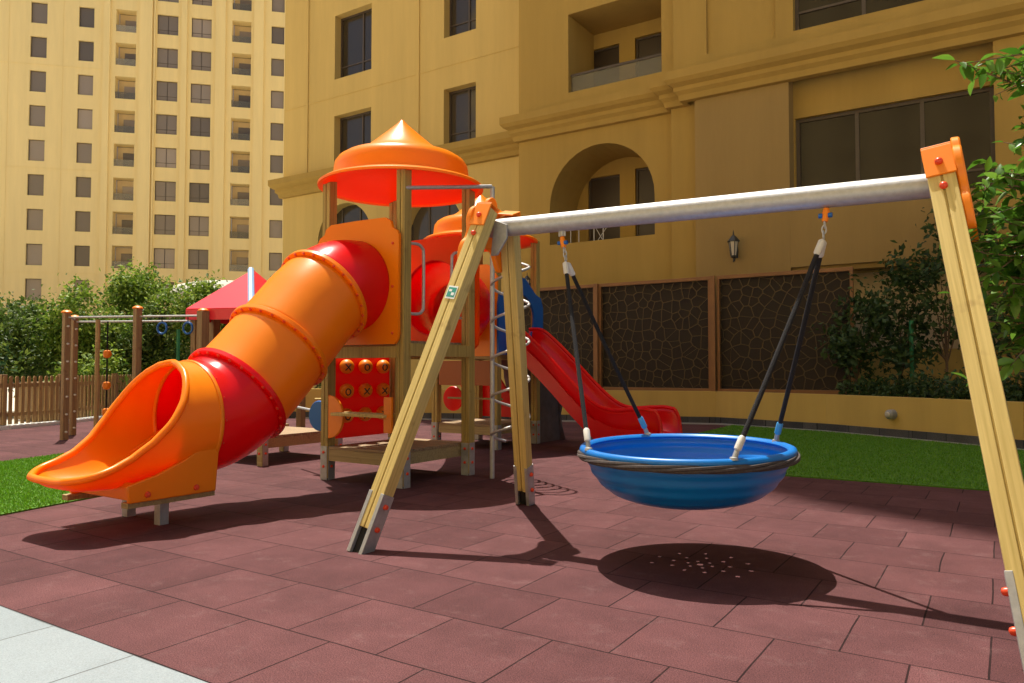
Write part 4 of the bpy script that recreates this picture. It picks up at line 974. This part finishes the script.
# ---------------------------------------------------------------- red roofed playhouse
ph = thing('playhouse', (-9.9, 7.9, 0), 'small playhouse with red pitched roof behind the tube slide', 'playhouse')
def D3(px_, dep, z):
    F_ = 750.; ya = R(33.05); dx = (px_-512)/F_
    return Vector((-math.sin(ya)*dep+math.cos(ya)*dx*dep, math.cos(ya)*dep+math.sin(ya)*dx*dep, z))
c0 = D3(186, 11.4, 1.99); c1 = D3(252, 10.9, 1.97); c3 = D3(250, 13.2, 1.99); c2 = c1+c3-c0
apx = (c0+c1+c2+c3)/4; apx.z = 2.66; ap2 = apx+Vector((0.02, 0.02, 0))
mb = MB().add([c0, c1, c2, c3, apx, ap2], [(0, 1, 4), (1, 2, 5, 4), (2, 3, 5), (3, 0, 4, 5)])
dn = Vector((0, 0, -0.16))
mb.add([c0, c1, c2, c3, c0+dn, c1+dn, c2+dn, c3+dn], [(0, 1, 5, 4), (1, 2, 6, 5), (2, 3, 7, 6), (3, 0, 4, 7)])
rf = mb.build('roof', M['pink'], ph, smooth=0, solid=0.03)
MB().tube([c1+(apx-c1)*t_+Vector((0, -0.02, 0.02)) for t_ in (0, 0.5, 1)], 0.05, 8).build('roof_ridge', M['blueseam'], rf)
for x, y in [((c_*0.86+apx*0.14).x, (c_*0.86+apx*0.14).y) for c_ in (c0, c1, c2, c3)]:
    MB().box((x-0.055, y-0.055, -0.01), (x+0.055, y+0.055, 1.95)).build('post', M['brownpost'], ph, 0.006, 0)

# ---------------------------------------------------------------- picket fence
fc = thing('picket_fence', (-16, 8.5, 0), 'brown wooden picket fence along the left edge of the play area', 'fence')
fpth = [(-14.95, 5.6), (-15.1, 6.38), (-15.55, 7.6), (-16.7, 9.3), (-18.6, 11.8), (-20.2, 13.6)]
def along(pth, step):
    out = []
    for (x0, y0), (x1, y1) in zip(pth[:-1], pth[1:]):
        L = math.hypot(x1-x0, y1-y0); n = max(1, int(L/step))
        for k in range(n): t = k/n; out.append((x0+(x1-x0)*t, y0+(y1-y0)*t, math.atan2(y1-y0, x1-x0)))
    return out
pk = along(fpth, 0.13)
for x, y, a in pk[:100]:
    c, s_ = math.cos(a), math.sin(a)
    fn = lambda u, z, d, x=x, y=y, c=c, s_=s_: (x+u*c-d*s_, y+u*s_+d*c, z)
    MB().prism([(-0.034, 0.07), (0.034, 0.07), (0.034, 0.92), (0.018, 0.95), (-0.018, 0.95), (-0.034, 0.92)], fn, -0.01, 0.01).build('picket', M['fence'], fc, 0, 0)
mb = MB()
for (x0, y0), (x1, y1) in zip(fpth[:-1], fpth[1:]):
    for z in (0.25, 0.78): mb.beam((x0-0.03, y0, z), (x1-0.03, y1, z), 0.03, 0.07)
mb.build('rail', M['fence'], fc, 0, 0)
for x, y, a in along(fpth, 1.5): MB().box((x-0.1, y-0.05, -0.01), (x, y+0.05, 0.98)).build('post', M['brownpost'], fc, 0.005, 0)
kf = MB()
for (x0, y0), (x1, y1) in zip(fpth[:-1], fpth[1:]): kf.beam((x0+0.05, y0, 0.02), (x1+0.05, y1, 0.02), 0.24, 0.08)
tag(kf.build('kerb', M['white'], smooth=0), kind='structure')
for (x, y, h_, m_, lb) in ((-17.2, 8.2, 0.78, 'brownpost', 'brown box planter right behind the picket fence'), (-18.4, 10.1, 0.7, 'fence', 'paler box planter farther along behind the picket fence')):
    t = thing('box_planter', (x, y, 0), lb, 'planter')
    MB().box((x-0.4, y-0.5, 0), (x+0.4, y+0.5, h_)).build('planter_box', M[m_], t, 0.01, 0)
    MB().box((x-0.36, y-0.46, h_), (x+0.36, y+0.46, h_+0.02)).box((x-0.44, y-0.54, h_-0.08), (x+0.44, y+0.54, h_-0.003)).build('planter_rim', M['brownpost'], t, 0, 0)

# pale awning far behind the trees
t = thing('awning', (-22, 15, 0), 'pale canvas canopy showing above the trees', 'canopy')
vs = []; n = 16
for i in range(7):
    q = i/6
    for k in range(n): a = 2*math.pi*k/n; vs.append((-24+2.4*math.sin(q*math.pi/2)*math.cos(a), 17.5+2.4*math.sin(q*math.pi/2)*math.sin(a), 3.55+0.75*math.cos(q*math.pi/2)))
MB().add(vs, [(i*n+k, i*n+(k+1) % n, (i+1)*n+(k+1) % n, (i+1)*n+k) for i in range(6) for k in range(n)]).build('canvas', M['tent'], t, smooth=60, solid=0.03)
MB().tube([(-24, 17.5, 0), (-24, 17.5, 4.25)], 0.06, 10).build('pole', M['steel'], t)

# ---------------------------------------------------------------- foliage
def leaf_cloud(blobs, n, size, seed, fold=0.25):
    """blobs: (centre, radii); leaf faces scattered towards the surface in clumps"""
    rg = np.random.default_rng(seed); V = []; 
    wts = np.array([b[1][0]*b[1][1]*b[1][2] for b in blobs])**0.7; wts /= wts.sum()
    nc = max(1, n//14); cid = rg.choice(len(blobs), nc, p=wts)
    cen = np.array([blobs[i][0] for i in cid]); rad = np.array([blobs[i][1] for i in cid])
    dr = rg.normal(size=(nc, 3)); dr /= np.linalg.norm(dr, axis=1)[:, None]
    cc = cen+dr*rad*(rg.uniform(0.25, 1.0, (nc, 1))**0.5)*np.where(rg.random((nc, 1)) < 0.16, rg.uniform(1.1, 1.42, (nc, 1)), rg.uniform(0.8, 1.1, (nc, 1)))
    idx = rg.integers(0, nc, n); p = cc[idx]+rg.normal(size=(n, 3))*size*np.array([1.0, 1.0, 1.35])
    dn = rg.normal(size=(n, 3)); dn[:, 2] += 0.5; nrm = dn/np.linalg.norm(dn, axis=1)[:, None]
    t = rg.normal(size=(n, 3)); t -= nrm*(t*nrm).sum(1)[:, None]; t /= np.linalg.norm(t, axis=1)[:, None]
    b = np.cross(nrm, t); L = size*rg.uniform(0.45, 1.45, (n, 1)); Wd = L*0.27
    a0 = p-t*L*0.5; a1 = p+b*Wd+nrm*Wd*fold; a2 = p+t*L*0.5-nrm*L*0.08; a3 = p-b*Wd+nrm*Wd*fold
    V = np.stack([a0, a1, a2, a3], 1).reshape(-1, 3)
    F = [(4*i, 4*i+1, 4*i+2) for i in range(n)]+[(4*i, 4*i+2, 4*i+3) for i in range(n)]
    return V, F
def foliage(name, blobs, n, size, seed, m, parent):
    V, F = leaf_cloud(blobs, n, size, seed); off = np.array(origin(parent)) if parent else np.zeros(3)
    me = bpy.data.meshes.new(name); me.from_pydata((V-off).tolist(), [], F); me.materials.append(m)
    o = bpy.data.objects.new(name, me); C.objects.link(o); o.parent = parent; return o
def tree(name, x, y, h, cr, n, size, seed, m, label, cat='tree', group=None, base=0.35, z0=0.0, tr=0.05, squash=1.0, flat=0.8):
    rnd = random.Random(seed); t = thing(name, (x, y, z0), label, cat, group)
    blobs = []; limbs = MB(); top = Vector((x, y, z0+h*base))
    limbs.tube([(x, y, z0-0.02), (x+rnd.uniform(-.05, .05), y, z0+h*base*0.5), top], [tr, tr*0.8, tr*0.65], 8)
    for k in range(9):
        a = 2.4*k+rnd.uniform(-.4, .4); q = rnd.uniform(0.0, 0.75)
        c = Vector((x+cr*q*math.cos(a), y+cr*q*math.sin(a)*squash, z0+h*(base+0.06+(0.86-base)*rnd.random())))
        r = cr*rnd.uniform(0.32, 0.52); blobs.append((c, (r, r*squash, r*flat)))
        limbs.tube([top-Vector((0, 0, h*base*0.3*rnd.random())), (top+c)/2+Vector((rnd.uniform(-.1, .1), 0, -.03)), c], [tr*0.5, tr*0.3, tr*0.1], 6)
    blobs.append((Vector((x, y, z0+h*0.88)), (cr*0.3, cr*0.3, h*0.12)))
    limbs.build('trunk', M['bark'], t); foliage('crown', blobs, n, size, seed, M[m], t)
    return t
G1 = 'trees behind the picket fence'
def D(px_, py_, depth):
    F_ = 750.; ya = R(33.05); dx = (px_-512)/F_
    return (-math.sin(ya)*depth+math.cos(ya)*dx*depth, math.cos(ya)*depth+math.sin(ya)*dx*depth)
# (x, y, height, crown radius, material, label)
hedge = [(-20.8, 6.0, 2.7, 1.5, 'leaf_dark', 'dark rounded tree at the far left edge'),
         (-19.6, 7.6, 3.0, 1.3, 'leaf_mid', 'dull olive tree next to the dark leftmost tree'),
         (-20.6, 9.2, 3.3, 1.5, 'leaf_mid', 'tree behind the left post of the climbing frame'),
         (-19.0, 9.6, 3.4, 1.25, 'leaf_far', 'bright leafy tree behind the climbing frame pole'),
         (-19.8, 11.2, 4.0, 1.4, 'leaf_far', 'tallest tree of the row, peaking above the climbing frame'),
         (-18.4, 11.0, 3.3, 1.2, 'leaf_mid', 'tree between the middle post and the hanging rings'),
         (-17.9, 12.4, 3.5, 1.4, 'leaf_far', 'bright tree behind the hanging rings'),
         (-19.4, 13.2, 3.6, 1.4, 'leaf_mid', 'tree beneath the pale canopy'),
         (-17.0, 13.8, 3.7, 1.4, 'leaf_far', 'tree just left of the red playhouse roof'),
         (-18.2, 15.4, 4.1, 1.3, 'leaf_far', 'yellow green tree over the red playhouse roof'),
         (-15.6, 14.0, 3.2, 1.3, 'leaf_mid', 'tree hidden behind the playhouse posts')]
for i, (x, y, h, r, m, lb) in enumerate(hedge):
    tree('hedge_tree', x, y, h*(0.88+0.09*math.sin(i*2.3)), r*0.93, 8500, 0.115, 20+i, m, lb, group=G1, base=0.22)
tree('slim_tree', -18.0, 17.6-0.8, 4.6, 0.75, 2200, 0.16, 91, 'leaf_far', 'slim tree poking up beside the top of the tube slide', base=0.4)
G2 = 'low shrubs along the picket fence'
for i, (x, y, r, m, lb) in enumerate([(-16.6, 6.2, 0.6, 'leaf_dark', 'dark shrub behind the leftmost pickets'), (-17.4, 9.0, 0.65, 'leaf_far', 'light green shrub left of the climbing frame posts'), (-18.2, 10.6, 0.75, 'leaf_far', 'bright shrub behind the climbing frame rope'), (-18.5, 12.3, 0.8, 'leaf_far', 'sunny shrub behind the top of the slide exit')]):
    t = thing('shrub', (x, y, 0), lb, 'shrub', G2)
    foliage('foliage', [((x, y, 0.7), (r, r, 0.55)), ((x+0.2, y+0.3, 1.05), (r*0.6, r*0.6, 0.4))], 1800, 0.13, 60+i, M[m], t)
    MB().tube([(x, y, 0), (x+0.05, y, 0.9)], [0.03, 0.015], 6).build('stem', M['bark'], t)
for i, (px_, dep, lb) in enumerate(((94, 19, 'green stake behind the climbing frame pole'), (178, 17.5, 'green stake left of the playhouse posts'))):
    x, y = D(px_, 0, dep); tag(MB().tube([(x, y, 0), (x, y, 2.0)], 0.04, 8).build('tree_stake', M['stake']), lb, 'stake', 'green stakes among the trees')
# planter trees at the right
G3 = 'trees in the planter'
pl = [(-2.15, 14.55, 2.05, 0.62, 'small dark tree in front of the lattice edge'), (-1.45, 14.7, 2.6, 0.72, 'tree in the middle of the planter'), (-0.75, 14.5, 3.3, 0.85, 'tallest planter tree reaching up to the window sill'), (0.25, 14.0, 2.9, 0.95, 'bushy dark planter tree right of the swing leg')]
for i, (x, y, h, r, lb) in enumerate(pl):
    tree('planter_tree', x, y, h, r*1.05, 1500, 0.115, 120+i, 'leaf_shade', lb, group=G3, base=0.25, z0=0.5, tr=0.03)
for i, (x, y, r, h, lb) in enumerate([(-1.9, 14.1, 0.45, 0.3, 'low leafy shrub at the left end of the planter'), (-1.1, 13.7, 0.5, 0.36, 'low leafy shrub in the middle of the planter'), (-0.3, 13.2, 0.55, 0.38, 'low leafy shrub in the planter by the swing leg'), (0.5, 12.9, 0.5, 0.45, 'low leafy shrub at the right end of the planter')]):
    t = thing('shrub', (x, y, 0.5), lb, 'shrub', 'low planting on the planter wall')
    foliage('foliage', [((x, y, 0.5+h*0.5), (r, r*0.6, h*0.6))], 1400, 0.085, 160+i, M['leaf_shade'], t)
    MB().tube([(x, y, 0.48), (x, y, 0.5+h)], 0.012, 6).build('stem', M['bark'], t)
tag(MB().tube([(-1.25, 14.3, 0.4), (-1.25, 14.3, 1.9)], 0.035, 8).build('tree_stake', M['stake']), 'green stake tied to the planter trees', 'stake')

# near tree at the right edge: large leaves on branches
nt_ = thing('broadleaf_tree', (1.15, 4.9, 0), 'sunlit leafy tree reaching in at the right edge', 'tree')
rg = random.Random(8); limb = MB(); limb.tube([(1.15, 4.9, -0.02), (1.1, 4.9, 1.2), (1.0, 4.85, 2.4), (0.95, 4.8, 3.4)], [0.06, 0.05, 0.035, 0.012], 10)
lv = MB()
def leaf(p, d, L):
    d = d.normalized(); side = d.cross(Vector((rg.uniform(-.6, .6), rg.uniform(-.6, .6), 1))).normalized(); nn_ = side.cross(d).normalized()
    pr_ = [(0, 0.0), (0.15, 0.13), (0.4, 0.23), (0.65, 0.19), (0.87, 0.08), (1, 0)]
    vs = []
    for q, w_ in pr_:
        c = p+d*L*q-nn_*L*0.22*q*q; vs += [c+side*w_*L+nn_*w_*L*0.35, c, c-side*w_*L+nn_*w_*L*0.35]
    lv.add(vs, [(3*i, 3*i+1, 3*i+4, 3*i+3) for i in range(5)]+[(3*i+1, 3*i+2, 3*i+5, 3*i+4) for i in range(5)])
twigs = []
for (z, X, Y, n) in ((2.62, 0.03, 4.5, 6), (2.45, 0.12, 4.55, 5), (2.0, 0.02, 4.45, 7), (1.85, -0.02, 4.5, 8), (1.72, 0.05, 4.55, 8), (1.55, 0.05, 4.5, 9), (1.42, 0.12, 4.5, 7), (1.3, 0.14, 4.55, 6), (1.15, 0.2, 4.5, 5), (2.2, 0.2, 4.5, 5), (1.9, 0.22, 4.6, 7), (1.6, 0.25, 4.6, 7), (2.75, 0.2, 4.6, 6), (1.35, 0.3, 4.6, 6), (2.05, 0.1, 4.5, 6), (1.78, 0.12, 4.4, 6), (1.66, -0.0, 4.45, 6), (1.5, 0.12, 4.4, 6), (2.5, 0.05, 4.45, 6), (1.25, 0.2, 4.45, 6), (1.95, 0.3, 4.5, 6), (1.7, 0.35, 4.5, 6), (2.1, 0.14, 4.7, 6), (1.92, 0.1, 4.75, 6), (1.76, 0.18, 4.7, 6), (1.6, 0.14, 4.75, 6), (1.45, 0.2, 4.7, 6), (1.3, 0.25, 4.7, 6), (1.84, 0.2, 4.5, 6), (1.54, 0.2, 4.55, 6), (2.6, 0.12, 4.5, 6), (2.5, 0.0, 4.55, 6)):
    s0 = Vector((0.75, 4.80, z-0.22)); e = Vector((X-0.06+(0.14 if z > 2.3 else 0), Y-0.15, z)); limb.tube([s0, (s0+e)/2+Vector((0, 0, 0.06)), e], [0.015, 0.008, 0.003], 6)
    for j in range(5):
        b0 = s0+(e-s0)*(0.4+0.15*j); e2 = b0+Vector((rg.uniform(-0.3, 0.02), rg.uniform(-0.2, 0.2), rg.uniform(-0.14, 0.16))); limb.tube([b0, e2], [0.004, 0.002], 5)
        for k in range(11):
            p = b0+(e2-b0)*(k+1)/11; leaf(p, Vector((rg.uniform(-1, 0.6), rg.uniform(-0.8, 0.8), rg.uniform(-0.6, 0.5))), rg.uniform(0.05, 0.11))
    for k in range(20):
        p = s0+(e-s0)*(0.35+0.035*k); leaf(p, Vector((rg.uniform(-1, 0.4), rg.uniform(-0.8, 0.8), rg.uniform(-0.7, 0.5))), rg.uniform(0.06, 0.13))
limb.build('trunk', M['bark'], nt_); lv.build('crown', M['leaf_near'], nt_, smooth=60)
for o in list(bpy.data.objects):
    if '_o' in o: del o['_o']
